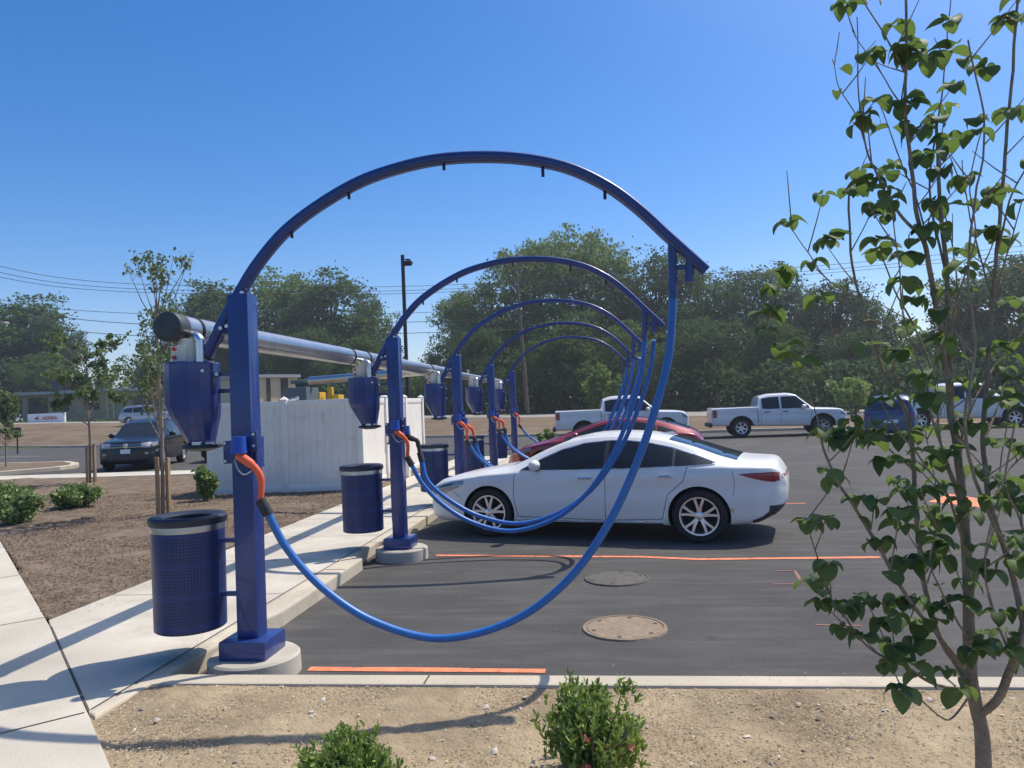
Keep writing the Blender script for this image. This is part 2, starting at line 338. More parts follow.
# left diagonal sidewalk
sw = [(-1.2, 2.1), (-2.5, 3.5), (-3.1, 4.15), (-4.67, 5.83), (-8.71, 9.95), (-20.5, 21.9), (-22.2, 20.6), (-10.0, 8.6), (-5.9, 4.4), (-2.7, 1.0)]
mb = MB(); mb.prism([(p[0], p[1]) for p in sw], -.02, ZW); tag(mb.build('diagonal_path', M['concrete'], smooth=0, bevel=.006), kind='structure')
# walkway between kerb and planting bed
mb = MB(); mb.prism([(-3.105, 4.165), (-3.105, 24.6), (-4.88, 24.6), (-4.88, 6.07), (-4.68, 5.85)], -.02, ZW-.003); tag(mb.build('walkway', M['concrete'], smooth=0, bevel=.006), kind='structure')
# joints cut in the concrete
mb = MB()
def gline(a, b, w_, z, mbx):
    a = Vector((a[0], a[1], 0)); b = Vector((b[0], b[1], 0)); d = (b-a).normalized(); q = Vector((-d.y, d.x, 0))*w_/2
    mbx.add([(p.x, p.y, z) for p in (a-q, b-q, b+q, a+q)], [(0, 1, 2, 3)])
for y in np.arange(6.9, 24.4, 1.55): gline((-4.87, y), (-3.11, y), .009, ZW+.002, mb)
gline((-3.115, 4.20), (-3.115, 24.5), .012, ZW+.002, mb)
gline((-3.1, 4.16), (-4.69, 5.86), .014, ZW+.004, mb)
for t in (0.0, .33, .62, .92):
    p = Vector((-3.12-t*5.6, 4.15+t*6., 0)); gline((p.x, p.y), (p.x-1.45, p.y-1.45), .012, ZW+.004, mb)
tag(mb.build('pavement_joints', M['joint'], smooth=0, recalc=False), kind='structure')
# kerbs of the bays: face at -2.9 with notches at the piers
PX0 = -2.575; PY0 = 5.17; SP = 3.9
pts = [(-3.1, 4.16), (-3.1, 24.75), (-2.9, 24.75)]
for k in range(4, 0, -1):
    c = PY0+SP*k
    pts += [(-2.86, c+.62), (-2.88, c+.55), (-2.97, c+.5), (-3.0, c+.44), (-3.0, c-.44), (-2.97, c-.5), (-2.88, c-.55), (-2.86, c-.62)]
pts += [(-2.86, 6.3), (-2.93, 5.9), (-2.95, 5.55), (-2.97, 5.3), (-3.0, 4.85), (-2.98, 4.79), (9.5, 4.85), (9.5, 4.68), (-2.95, 4.62), (-3.0, 4.6), (-3.02, 4.1)]
mb = MB(); mb.prism(pts, -.02, ZW+.001); tag(mb.build('bay_kerb', M['kerb'], smooth=0, bevel=.018), kind='structure')
mb = MB()
for y in list(np.arange(7.9, 24, 1.55)): gline((-3.1, y), (-2.862, y), .012, ZW+.004, mb)
for x in (-1.2, 1.9, 5.0): gline((x, 4.64), (x, 4.80), .012, ZW+.004, mb)
tag(mb.build('kerb_joints', M['joint'], smooth=0, recalc=False), kind='structure')

def soil(name, inside, x0, x1, y0, y1, d, z, amp, mat_, sc=1.):
    nx = int((x1-x0)/d)+1; ny = int((y1-y0)/d)+1; V = []; idx = -np.ones((nx, ny), int)
    for i in range(nx):
        for j in range(ny):
            x, y = x0+i*d, y0+j*d
            if inside(x, y):
                q = inside(x, y); h = noise.fractal(Vector((x*1.3*sc, y*1.3*sc, 3.1)), 1, 2, 3)*amp+noise.fractal(Vector((x*14*sc, y*14*sc, 1.7)), 1, 2, 2)*amp*.35
                idx[i, j] = len(V); V.append((x, y, z+h*min(1, q*6)))
    Fc = [(idx[i, j], idx[i+1, j], idx[i+1, j+1], idx[i, j+1]) for i in range(nx-1) for j in range(ny-1) if min(idx[i, j], idx[i+1, j], idx[i+1, j+1], idx[i, j+1]) >= 0]
    o = raw(name, V, Fc, mat_, smooth=True); tag(o, kind='structure'); return o
def in_front(x, y):
    if y > 4.64 or x > 9.4: return 0
    lx = -3.05 if y > 4.1 else -3.05+(4.15-y)*.93
    return max(0, min(4.68-y, x-lx+.09))
soil('foreground_soil', in_front, -3.1, 4.2, 3.1, 4.66, .022, .112, .026, M['dirt'])
mb = MB(); mb.box((-1.5, -3, -.02), (9.4, 3.14, .088)); mb.box((4.15, 3.1, -.02), (9.4, 4.66, .088)); tag(mb.build('near_soil', M['dirt'], smooth=0), kind='structure')
def diag(y): return -4.67-(y-5.83)*.985
def in_bed(x, y):
    if y < 5.9 or x > -4.86 or y > 20.95: return 0
    return max(0, min(x-diag(y)+.05, -4.84-x, 21-y))
soil('planting_bed', in_bed, -20.5, -4.8, 5.8, 21.05, .08, .125, .05, M['mulch'], .5)
# concrete path at the back of the bed
mb = MB(); mb.prism([(-28, 21.0), (-11.9, 21.0), (-11.7, 21.5), (-11.9, 22.45), (-28, 22.45)], -.02, ZW-.002); tag(mb.build('back_path', M['concrete'], smooth=0, bevel=.01), kind='structure')
# mulch chips and pebbles
def scatter(name, n_, inside, x0, x1, y0, y1, z, s0, s1, mat_, flat=.35, elong=3., dens=None):
    P = []
    while len(P) < n_:
        x, y = rng.uniform(x0, x1), rng.uniform(y0, y1)
        if inside(x, y) > .06 and (dens is None or noise.noise(Vector((x*2.2, y*2.2, 9)))+rng.uniform(-.5, .5) > dens): P.append((x, y))
    P = np.array(P); n_ = len(P); s = rng.uniform(s0, s1, n_); a = rng.uniform(0, 2*pi, n_); t = rng.uniform(-flat, flat, (n_, 2))
    base = np.array([(-1, -.35, 0), (1, -.25, 0), (.9, .4, 0), (-.8, .3, 0), (-.6, -.2, .35), (.7, -.15, .3), (.6, .2, .3), (-.5, .15, .35)], float)
    V = np.repeat(base[None], n_, 0)*s[:, None, None]; V[:, :, 1] *= (3./elong)
    V[:, :, 2] += V[:, :, 0]*t[:, :1]+V[:, :, 1]*t[:, 1:]
    c, sn = np.cos(a)[:, None], np.sin(a)[:, None]; X = V[:, :, 0]*c-V[:, :, 1]*sn; Y = V[:, :, 0]*sn+V[:, :, 1]*c
    Z = V[:, :, 2]+z+rng.uniform(-.004, .008, n_)[:, None]
    V = np.stack([X+P[:, 0, None], Y+P[:, 1, None], Z], -1).reshape(-1, 3)
    fb = np.array([(4, 5, 6, 7), (0, 1, 5, 4), (1, 2, 6, 5), (2, 3, 7, 6), (3, 0, 4, 7)]); Fc = (fb[None]+np.arange(n_)[:, None, None]*8).reshape(-1, 4)
    o = raw(name, V, Fc, mat_); tag(o, kind='stuff'); return o
o = scatter('mulch_chips', 24000, in_front, -3, 4, 3.3, 4.64, .116, .002, .010, M['chip'], elong=5, dens=-.15); tag(o, 'loose straw coloured chips scattered over the foreground soil', 'mulch')
o = scatter('pebbles', 420, in_front, -3, 4, 3.3, 4.64, .117, .003, .011, M['stone'], elong=1.6); tag(o, 'small pale pebbles lying in the foreground soil', 'pebbles')
o = scatter('bed_chips', 24000, in_bed, -13, -4.9, 6, 16, .13, .006, .024, M['chipd'], elong=3.5); tag(o, 'brown wood mulch pieces covering the planting bed', 'mulch')

def on_kerb(x, y): return .1*(4.63 < y < 4.80 and -2.9 < x < 4)+.1*(-3.2 < x < -2.9 and 4.8 < y < 6.3)
o = scatter('kerb_litter', 420, on_kerb, -3.2, 4, 4.6, 6.3, .134, .002, .006, M['chip'], elong=4); tag(o, 'crumbs of soil spilled over the front kerb', 'litter')
def on_walk(x, y): return .1*(diag(y) < x < diag(y)+.0 or (-4.95 < x < -4.6 and y > 6.3))
o = scatter('walk_litter', 500, on_walk, -5., -4.5, 6.2, 15, .135, .003, .009, M['chipd'], elong=4); tag(o, 'brown mulch crumbs spilled along the walkway edge', 'litter')
o = scatter('stones', 90, in_front, -3, 4, 3.3, 4.6, .112, .009, .022, M['stone'], elong=1.4); tag(o, 'larger loose stones lying here and there in the foreground soil', 'stones')
# paint on the asphalt
def paint(pts, w_, z, name, m_):
    mb = MB(); pts = [Vector((p[0], p[1], 0)) for p in pts]; v = []
    for i, p in enumerate(pts):
        d = (pts[min(i+1, len(pts)-1)]-pts[max(i-1, 0)]).normalized(); q = Vector((-d.y, d.x, 0))*w_/2*(1+.15*random.uniform(-1, 1)); v += [(p.x-q.x, p.y-q.y, z), (p.x+q.x, p.y+q.y, z)]
    mb.add(v, [(2*i, 2*i+1, 2*i+3, 2*i+2) for i in range(len(pts)-1)]); return tag(mb.build(name, m_, smooth=0, recalc=False), kind='structure')
def pxline(P, n_=14, z=0):
    P = [G(x, y, z) for x, y in P]; out = []
    for a, b in zip(P[:-1], P[1:]): out += [a.lerp(b, k/n_) for k in range(n_)]
    return out+[P[-1]]
paint(pxline([(436, 555.5), (560, 556.5), (640, 557), (700, 559.5), (780, 558.5), (880, 557.5)]), .085, .004, 'bay_line', M['paint_o'])
paint([(-2.2, 5.255), (-1.9, 5.25), (-1.6, 5.25), (-1.2, 5.245), (-1., 5.24), (-.75, 5.235), (-.5, 5.23)], .075, .004, 'bay_line', M['paint_o'])
paint(pxline([(783, 503.5), (806, 503.5)]), .06, .004, 'bay_line', M['paint_o'])
for L_ in ([(775, 571), (795, 571), (800, 580)], [(772, 584.5), (800, 584)], [(815, 625), (862, 626)]): paint(pxline(L_, 3), .03, .004, 'surveyor_mark', M['paint_faint'])
mb = MB(); A = [G(x, y) for x, y in ((920, 487), (950, 494), (928, 502), (945, 503.5), (984, 508), (988, 500), (955, 495))]
mb.add([(p.x, p.y, .004) for p in A], [(0, 1, 6), (1, 2, 3), (1, 3, 4, 5, 6)]); tag(mb.build('painted_arrow', M['paint_o'], smooth=0, recalc=False), kind='structure')
for yy in (27.5, 30.2, 33., 36.): paint([(-60, yy+4), (-30, yy+1)], .12, .004, 'stall_line', M['paint_w'])
# islands of the lot
def island(name, P, inner=.2, mm='mulch'):
    c = Vector((sum(p[0] for p in P)/len(P), sum(p[1] for p in P)/len(P)))
    mb = MB(); mb.prism(P, -.02, .14); tag(mb.build(name, M['kerb'], smooth=0, bevel=.02), kind='structure')
    Q = [c+(Vector((p[0], p[1]))-c)*(1-inner) for p in P]
    mb = MB(); mb.prism([(q.x, q.y) for q in Q], .1, .15); tag(mb.build('island_soil', M[mm], smooth=0), kind='structure')
isl = [G(x, y, .14) for x, y in ((-120, 488), (0, 471.5), (60, 466.5), (77, 464.5), (79, 462.5), (70, 461), (-120, 466))]
island('traffic_island', [(p.x, p.y) for p in isl], .12)
isl = [G(x, y, .14) for x, y in ((512, 455), (560, 455.5), (700, 456), (700, 448), (560, 447), (530, 447), (514, 449))]
island('traffic_island', [(p.x, p.y) for p in isl], .1)

# ------------------------------------------------------------------ manhole covers
def manhole(c, r, m_, label):
    mb = MB(); mb.lathe([(0, .012), (r*.9, .012), (r*.905, .006), (r*.925, .006), (r*.93, .014), (r, .013), (r*1.03, -.01)], n=48)
    o = mb.build('manhole_cover', m_, smooth=20); o.location = (c[0], c[1], 0.002); tag(o, label, 'manhole cover', 'manhole covers in the bays')
    mb = MB()
    for k in range(6):
        a = k*pi/3+.35; mb.lathe([(0, .0155), (.018, .0155), (.018, .01)], (r*.78*cos(a), r*.78*sin(a), 0), 10)
    mb.build('lift_hole', M['joint'], o, smooth=0)
manhole((.06, 6.2), .335, M['manhole'], 'round dusty tan manhole cover with dark bolt holes, nearest the front kerb')
manhole((.02, 7.9), .33, M['manhole2'], 'worn grey manhole cover between the orange line and the tan cover')

# ------------------------------------------------------------------ vacuum stations
# local frame: origin at the post foot (world PX0, PY0); px helper in the first station's plane
def sp(px, py, dy=0):
    p = at(px, py, PY0+dy); return Vector((p.x-PX0, dy, p.z))
ARCH = catmull([sp(*q) for q in ((206, 358), (222, 325), (240, 293), (258, 264), (285, 232), (320, 205), (360, 182), (400, 168), (440, 159.5), (487, 157), (530, 160), (570, 169), (608, 187), (638, 209), (664, 233), (685, 252), (706, 271))], 6)
DROPX = sp(672, 245).x
PR = .078
def make_post(root):
    mb = MB(); mb.box((-PR, -PR, .27), (PR, PR, 2.70)); post = mb.build('post', M['blue'], root, bevel=.012)
    mb = MB(); mb.add([(-PR+.01, -.03, 2.25), (-PR+.01, -.03, 2.45), (-.02, -.03, 2.69), (-.3, -.03, 2.36)], [(0, 1, 2, 3)])
    mb = MB(); mb.prism([(-PR, 2.42), (-PR, 2.64), (-.20, 2.46), (-.19, 2.42)], -.03, .03)
    mb.v = [(x, z, y) for x, y, z in mb.v]; mb.build('gusset_plate', M['blue'], root, bevel=.004)
    mb = MB(); mb.box((-.17, -.17, .14), (.17, .17, .27)); mb.build('base_cover', M['blue'], root, bevel=.012)
    return post
def make_arch(root):
    mb = MB(); mb.rect_tube(ARCH, .068, .088, (0, 1, 0)); a = mb.build('arch', M['blue'], root, smooth=50)
    mb = MB(); 
    for q in ((292, 237), (349, 198), (444, 169), (543, 175.5), (605, 198)):
        p = sp(*q); mb.tube([p+Vector((0, 0, .075)), p-Vector((0, 0, .008))], .011, 8)
    mb.build('hose_clip', M['darkmetal'], a)
    mb = MB()
    for q, s_ in (((243, 294), 1), ((222, 329), 1), ((228, 327), -1)):
        p = sp(*q); mb.tube([p+Vector((.02, -.065, 0)), p+Vector((.02, -.05, 0))], .014, 8)
    mb.lathe([(0, .02), (.012, .018), (.016, 0)], (PR-.01, 0, 2.70), 10); mb.build('bolt', M['bolt'], a)
    # drop tubes at the free end
    mb = MB(); p0 = sp(672, 240); p1 = sp(673, 298); mb.rect_tube([p0, p1], .055, .07, (0, 1, 0)); p2 = sp(690, 256); p3 = sp(689, 282); mb.rect_tube([p2, p3], .055, .07, (0, 1, 0))
    a0 = sp(673, 268); mb.rect_tube([a0, a0+Vector((.13, 0, 0))], .03, .03, (0, 1, 0)); mb.build('drop_bracket', M['blue'], root, bevel=.0)
    return a
CY = (sp(193, 400).x, 0)   # cyclone axis x
def make_cyclone(root):
    cx = CY[0]-.0
    prof = [(0, 2.225), (.185, 2.225), (.19, 2.215), (.19, 1.93), (.17, 1.84), (.10, 1.66), (.095, 1.63), (0, 1.63)]
    n8 = 16; mb = MB(); mb.lathe(prof, (cx, 0, 0), n8); mb.v = [(x+max(0, 1.93-z)*.2, y, z) for x, y, z in mb.v]; c = mb.build('separator', M['blue'], root, smooth=20)
    mb = MB(); mb.lathe([(0, 1.635), (.135, 1.635), (.14, 1.625), (.14, 1.612), (.06, 1.59), (0, 1.59)], (cx+.06, 0, 0), 28); mb.build('dump_lid', M['black'], c, smooth=40)
    mb = MB(); mb.tube([(cx+.12, -.06, 1.645), (cx+.18, -.06, 1.645)], .014, 10); mb.box((cx+.05, -.12, 1.637), (cx+.11, -.1, 1.66)); mb.build('lid_latch', M['bolt'], c)
    mb = MB(); mb.tube([(cx-.02, 0, 2.22), (cx-.02, 0, 2.40)], .075, 20); mb.box((cx-.10, -.10, 2.235), (cx+.01, -.055, 2.35)); mb.build('intake_box', M['pvc'], c, bevel=.004)
    mb = MB()
    for z in (2.265, 2.325): mb.tube([(cx-.07, -.115, z), (cx-.07, -.095, z)], .014, 10)
    mb.build('relay', M['signred'], c)
    # bent aluminium elbow up into the main pipe
    mb = MB(); mb.tube(catmull([(cx+.09, -.04, 2.22), (cx+.09, -.04, 2.34), (cx+.085, -.04, 2.39), (cx+.05, -.03, 2.415), (cx-.01, 0, 2.43)], 5), .035, 14); mb.build('elbow', M['alu'], c)
    # black hose from the arch into the side of the cyclone
    q0 = ARCH[0]; d = (ARCH[0]-ARCH[2]).normalized()
    mb = MB(); mb.tube([q0-d*.02, q0+d*.10, q0+d*.15+Vector((-.01, 0, -.03)), (q0.x-.03, 0, 2.19)], [.052, .052, .05, .05], 16); mb.build('rubber_coupling', M['black'], c)
    mb = MB(); 
    for k in (.0, .09): mb.tube([q0+d*k, q0+d*(k+.015)], .056, 16)
    mb.build('hose_clamp', M['bolt'], c)
    # arms to the post
    mb = MB(); mb.box((cx+.17, -.02, 2.12), (-PR+.005, .02, 2.15)); mb.box((cx+.17, .03, 2.0), (-PR+.005, .06, 2.03)); mb.build('mounting_arm', M['blue'], c)
    mb = MB(); mb.tube([(cx+.14, -.10, 2.16), (cx+.15, -.13, 2.16)], .012, 8); mb.tube([(cx+.21, -.03, 2.135), (cx+.21, -.05, 2.135)], .012, 8); mb.build('bolt', M['bolt'], c)
    return c
def make_holder(root, sides=(1,)):
    y_ = -PR-.002
    mb = MB(); mb.box((-.10, -.15, 1.50), (.05, y_, 1.66)); mb.box((.055, -.14, 1.58), (.145, y_, 1.72)); mb.box((PR+.002, -.06, 1.46), (PR+.026, .06, 1.68)); h = mb.build('nozzle_holder', M['blue'], root, bevel=.006)
    mb = MB(); mb.tube([(.045, -.20, 1.69), (.04, -.20, 1.575)], [.048, .056], 16); mb.build('holder_cup', M['bluebright'], h, smooth=40)
    mb = MB()
    for p in ((.125, -.142, 1.70), (.125, -.142, 1.62), (.02, -.152, 1.645), (-.08, -.152, 1.645), (-.08, -.152, 1.52)): mb.tube([p, (p[0], p[1]-.012, p[2])], .010, 8)
    mb.build('bolt', M['bolt'], h); mb = MB(); mb.tube(catmull([(.0, -.18, 1.53), (.03, -.2, 1.47), (.08, -.21, 1.43), (.13, -.2, 1.45)], 4), .006, 6); mb.build('wire_hook', M['bolt'], h)
    return h
def make_hose(root, pts, rad=.027, nozzle=True, name='hose'):
    pts = [Vector(p) for p in pts]; mb = MB(); mb.tube(catmull(pts, 8), rad, 16); h = mb.build(name, M['hose'], root, smooth=60)
    p = pts[-1]; d = (pts[-1]-pts[-2]).normalized()
    mb = MB(); mb.tube([p-d*.02, p+d*.10], [rad*1.45, rad*1.35], 16); mb.build('hose_cuff', M['black'], h)
    if nozzle:
        q = p+d*.10; mb = MB()
        mb.tube(catmull([q-d*.01, sp(261, 480, -.16), sp(256, 469, -.18), sp(247, 461, -.2), sp(238, 455, -.2)], 5), [.022]*5+[.025]*8+[.031]*8, 14); mb.build('nozzle', M['orange'], h, smooth=50)
    return h
HOSE1 = [sp(673, 296), sp(672, 320, -.01), sp(668, 360, -.02), sp(655, 410, -.03), sp(636, 465, -.03), sp(606, 528, -.03), sp(565, 583, -.03), sp(510, 622, -.03), sp(440, 638.5, -.04), sp(375, 622, -.06), sp(325, 590, -.08), sp(288, 550, -.10), sp(267, 512, -.14)]
GST = 'blue vacuum stations along the walkway'
lab = ['blue vacuum station nearest the camera, its big arch carrying one low hanging hose',
       'second vacuum station from the camera, two blue hoses sagging together past the white sedan nose',
       'third vacuum station from the camera, its post standing behind the white sedan bonnet',
       'fourth vacuum station from the camera, orange nozzle on its post near the red car',
       'farthest vacuum station of the row, smallest arch, thin hose dipping to the right']
def variant(seed, dyo, drop):
    rr = random.Random(seed); out = []
    for i, p in enumerate(HOSE1):
        t = i/(len(HOSE1)-1); s_ = sin(pi*t); out.append(p+Vector((drop[0]*s_, dyo*s_+0, drop[1]*s_)))
    return out
STX = []
def station(k):
    r = empty('vacuum_station', (PX0, PY0+SP*k, 0), lab[k], 'vacuum station', GST)
    return r
s0 = station(0); make_post(s0); make_arch(s0); make_cyclone(s0); make_holder(s0); make_hose(s0, HOSE1)
def children_copy(src, dst):
    for ch in src.children:
        if ch.name.startswith('hose'): continue
        copy_tree(ch, dst)
HV = {1: [(11, .0, (.0, .07)), (12, .16, (.03, .12))], 2: [(13, .1, (0, .22)), (14, .3, (.03, .15))], 3: [(15, -.02, (-.02, .22)), (16, .2, (.03, .14))], 4: [(17, .05, (.05, .3))]}
for k in range(1, 5):
    s_ = station(k); children_copy(s0, s_)
    for j, (sd, dyo, dr) in enumerate(HV[k]):
        P_ = variant(sd, dyo, dr)
        if j == 1:      # second hose hangs from the other drop tube and ends on the far face of the post
            P_ = [p+Vector((.11*(1-i/12.)+.0, .05+.12*i/12., 0)) for i, p in enumerate(P_)]
            P_[-1] = P_[-1]+Vector((.06, .12, .02))
        h = make_hose(s_, P_, nozzle=(j == 0))
        if j == 1:
            p = P_[-1]; d = (P_[-1]-P_[-2]).normalized(); q = p+d*.10; mb = MB()
            mb.tube(catmull([q-d*.01, q+Vector((-.01, .0, .08)), q+Vector((-.03, 0, .15)), Vector((.135, .06, q.z+.2)), Vector((.10, .06, q.z+.27))], 5), [.024]*5+[.029]*8+[.036]*8, 14); mb.build('nozzle', M['orange'] if k != 1 else M['black'], h, smooth=50)
            mb = MB(); mb.tube([(.105, .06, q.z+.24), (.10, .06, q.z+.34)], [.05, .045], 14); mb.box((PR-.002, .03, q.z+.24), (.09, .09, q.z+.36)); mb.build('holder_cup', M['bluebright'], h)
# footings
for k in range(5):
    mb = MB(); mb.lathe([(0, .139), (.30, .139), (.315, .125), (.32, .0), (.32, -.05)], n=44); o = mb.build('concrete_footing', M['pier'], smooth=25)
    o.location = (PX0+.01, PY0+SP*k, 0.0)
    tag(o, ['round concrete footing under the nearest blue post, touching the front kerb', 'round concrete footing under the second blue post, beside the orange line end', 'round concrete footing under the third blue post, hidden past the white sedan', 'round concrete footing under the fourth blue post, beyond the white sedan bonnet', 'round concrete footing under the farthest blue post'][k], 'footing', 'round footings under the posts')

# trash cans hung from the posts
def perforated():
    m = mat('perforated_blue_steel', (.016, .036, .15), .40, 0, .5); n = m.node_tree; L = n.links; b = n.nodes['Principled BSDF']
    tc = n.nodes.new('ShaderNodeTexCoord'); sx = n.nodes.new('ShaderNodeSeparateXYZ'); L.new(tc.outputs['Object'], sx.inputs[0])
    at2 = n.nodes.new('ShaderNodeMath'); at2.operation = 'ARCTAN2'; L.new(sx.outputs[1], at2.inputs[0]); L.new(sx.outputs[0], at2.inputs[1])
    def m_(op, a, bb):
        q = n.nodes.new('ShaderNodeMath'); q.operation = op
        for i, vv in enumerate((a, bb)):
            if vv is None: continue
            if isinstance(vv, (int, float)): q.inputs[i].default_value = vv
            else: L.new(vv, q.inputs[i])
        return q.outputs[0]
    u = m_('MULTIPLY', at2.outputs[0], 72/(2*pi)); fu = m_('SUBTRACT', m_('FRACT', u, None), .5)
    vz = m_('MULTIPLY', sx.outputs[2], 46.); fv = m_('SUBTRACT', m_('FRACT', vz, None), .5)
    d = m_('ADD', m_('MULTIPLY', fu, fu), m_('MULTIPLY', fv, fv)); hole = m_('LESS_THAN', d, .085)
    # three perforated bands
    zz = m_('FRACT', m_('MULTIPLY', m_('ADD', sx.outputs[2], -.06), 1/.215), None); band = m_('LESS_THAN', zz, .84); hole = m_('MULTIPLY', hole, band)
    mx = n.nodes.new('ShaderNodeMixRGB'); L.new(hole, mx.inputs[0]); mx.inputs[1].default_value = (.016, .036, .15, 1); mx.inputs[2].default_value = (.004, .005, .02, 1)
    L.new(mx.outputs[0], b.inputs['Base Color']); return m
M['perf'] = perforated()
def make_can():
    r = empty('trash_can', (0, 0, 0), cat='trash can', group='blue trash cans hung on the posts')
    mb = MB(); mb.lathe([(0, .0), (.235, .0), (.245, .008), (.25, .72), (.24, .72), (.235, .03), (0, .03)], n=56); mb.build('basket', M['perf'], r, smooth=30)
    mb = MB(); mb.lathe([(.252, .70), (.254, .745), (.25, .76), (.247, .745), (.247, .70)], n=56); mb.build('liner_band', M['steel'], r, smooth=50)
    mb = MB(); mb.lathe([(.262, .745), (.268, .755), (.268, .79), (.25, .805), (.19, .80), (.165, .785), (.165, .72), (.17, .72), (.247, .742)], n=56); mb.build('lid', M['lid'], r, smooth=35)
    mb = MB()
    for z in (.22, .60): mb.box((.24, -.02, z), (.395, .02, z+.03))
    mb.box((.375, -.05, .12), (.395, .05, .70)); mb.build('hanging_bracket', M['blue'], r, bevel=.003)
    return r
cl = ['blue perforated trash can with black lid hung from the nearest post', 'blue trash can hung from the second post, left of the white sedan', 'blue trash can hung from the third post, by the white gate', 'blue trash can hung from the fourth post', 'blue trash can hung from the farthest post']
can0 = make_can()
for k in range(5):
    c = can0 if k == 0 else copy_tree(can0)
    c.location = (PX0-PR-.395+.01, PY0+SP*k, .33+.02*k*(k < 3)); c['label'] = cl[k]
    c.rotation_euler = (0, 0, 0)

# galvanised main duct
D0 = Vector((-3.08, PY0-.03, 2.485))
rp = empty('exhaust_duct', D0, 'long silver exhaust duct with dark end cap running above the whole row of posts', 'duct')
mb = MB(); mb.tube([(0, .0, 0), (0, 9.45, -.01)], .098, 28); mb.build('duct_section', M['steel'], rp, smooth=50)
mb = MB(); mb.tube([(0, 9.4, -.02), (0, 16.9, -.03)], .075, 22); mb.build('duct_section', M['steel'], rp, smooth=50)
mb = MB(); mb.tube([(0, -.10, 0), (0, .04, 0)], .108, 28); mb.build('end_cap', M['capgrey'], rp, bevel=.008)
mb = MB()
for y in (.22, .5, 3.7, 4.3, 7.8, 9.35): mb.tube([(0, y, 0), (0, y+.03, 0)], .104, 28)
mb.build('coupling_ring', M['darkmetal'], rp)
mb = MB(); mb.tube([(0, 7.92, -.02), (-1.2, 8.1, -.06), (-2.35, 8.3, -.09)], .075, 22); mb.build('branch_pipe', M['steel'], rp, smooth=40)
mb = MB(); mb.tube([(0, 7.92, -.15), (0, 7.92, .02)], .085, 18); mb.tube([(0, 11.7, .05), (0, 11.7, .14)], .03, 12); mb.build('tee_fitting', M['steel'], rp, smooth=40)

# ------------------------------------------------------------------ white vinyl enclosure
def fence_run(root, a, b, h, npan, mat_=None, gate=False):
    a = Vector((*a, 0)); b = Vector((*b, 0)); d = (b-a); L_ = d.length; d.normalize(); q = Vector((-d.y, d.x, 0)); ang = math.atan2(d.y, d.x)
    Mx = Matrix.Translation(a) @ Matrix.Rotation(ang, 4, 'Z')
    mb = MB(); bw = .148; n_ = int(L_/bw)
    for i in range(n_):
        x0 = i*L_/n_; mb.box((x0+.003, -.018, .10), (x0+L_/n_-.003, .018, h-.06), M=Mx)
    mb.box((.0, -.010, .08), (L_, .010, h-.07), M=Mx); mb.build('panel', M['vinyl'], root, smooth=0, bevel=0)
    mb = MB(); mb.box((0, -.035, .03), (L_, .035, .17), M=Mx); mb.box((0, -.035, h-.12), (L_, .035, h), M=Mx); mb.build('rail', M['vinyl'], root, bevel=.006)
    for i in range(npan+1):
        x = L_*i/npan
        mb = MB(); mb.box((x-.065, -.067, -.02), (x+.065, .067, h+.03), M=Mx); p = mb.build('fence_post', M['vinyl'], root, bevel=.008)
        mb = MB(); V_ = [Mx @ Vector(t) for t in ((x-.08, -.08, h+.031), (x+.08, -.08, h+.031), (x+.08, .08, h+.031), (x-.08, .08, h+.031), (x, 0, h+.10))]
        mb.add(V_, [(0, 1, 4), (1, 2, 4), (2, 3, 4), (3, 0, 4), (3, 2, 1, 0)]); mb.build('post_cap', M['vinyl'], p, smooth=0)
FA = (-8.45, 15.35); FB = (-5.22, 15.6); FC = (-5.28, 21.2)
fe = empty('vinyl_fence', (0, 0, .1), 'white vinyl privacy fence enclosure beyond the planting bed', 'fence')
fence_run(fe, FA, FB, 1.97, 2); fence_run(fe, FB, FC, 1.97, 3); fence_run(fe, FA, (FA[0]+.1, 21.2), 1.97, 3)
for o in fe.children: pass
mb = MB(); mb.tube([(-5.14, 17.4, .9), (-5.14, 17.4, 1.2)], .012, 8); mb.box((-5.17, 17.36, .88), (-5.13, 17.44, .92)); mb.build('gate_handle', M['darkmetal'], fe)
# vacuum producer inside the enclosure
vq = at(302, 400, 18.0); vp = empty('vacuum_producer', (vq.x, 18.0, 0), 'grey green vacuum producer unit rising above the white fence', 'machine')
mb = MB(); mb.box((-.28, -.4, 0), (.28, .4, 2.42)); mb.build('cabinet', M['greybox'], vp, bevel=.02)
mb = MB(); mb.lathe([(0, 2.42), (.15, 2.42), (.15, 2.52), (.26, 2.52), (.26, 2.60), (0, 2.62)], n=20); mb.tube([(.1, 0, 2.56), (.42, 0, 2.60)], .07, 12); mb.build('blower', M['greybox'], vp, smooth=35)
mb = MB(); mb.tube([(.0, -.4, 2.1), (.0, -.9, 2.1), (.3, -.95, 2.15)], .05, 10); mb.build('outlet_pipe', M['steel'], vp)
vq = at(327, 400, 18.6); ym = empty('control_unit', (vq.x, 18.6, 0), 'yellow and white control unit peeking above the fence beside the grey machine', 'machine')
mb = MB(); mb.box((-.4, -.3, 0), (.4, .3, 1.95)); mb.build('base_frame', M['greybox'], ym, bevel=.01)
mb = MB(); mb.box((-.36, -.22, 1.953), (-.1, .2, 2.30)); mb.tube([(.1, 0, 1.96), (.1, 0, 2.42)], .08, 14); mb.box((.2, -.2, 1.953), (.38, .2, 2.22)); mb.build('motor_housing', M['yellow'], ym, bevel=.02)
mb = MB(); mb.box((-.4, -.34, 1.955), (.4, -.26, 2.07)); mb.build('guard', M['signwhite'], ym, bevel=.01)

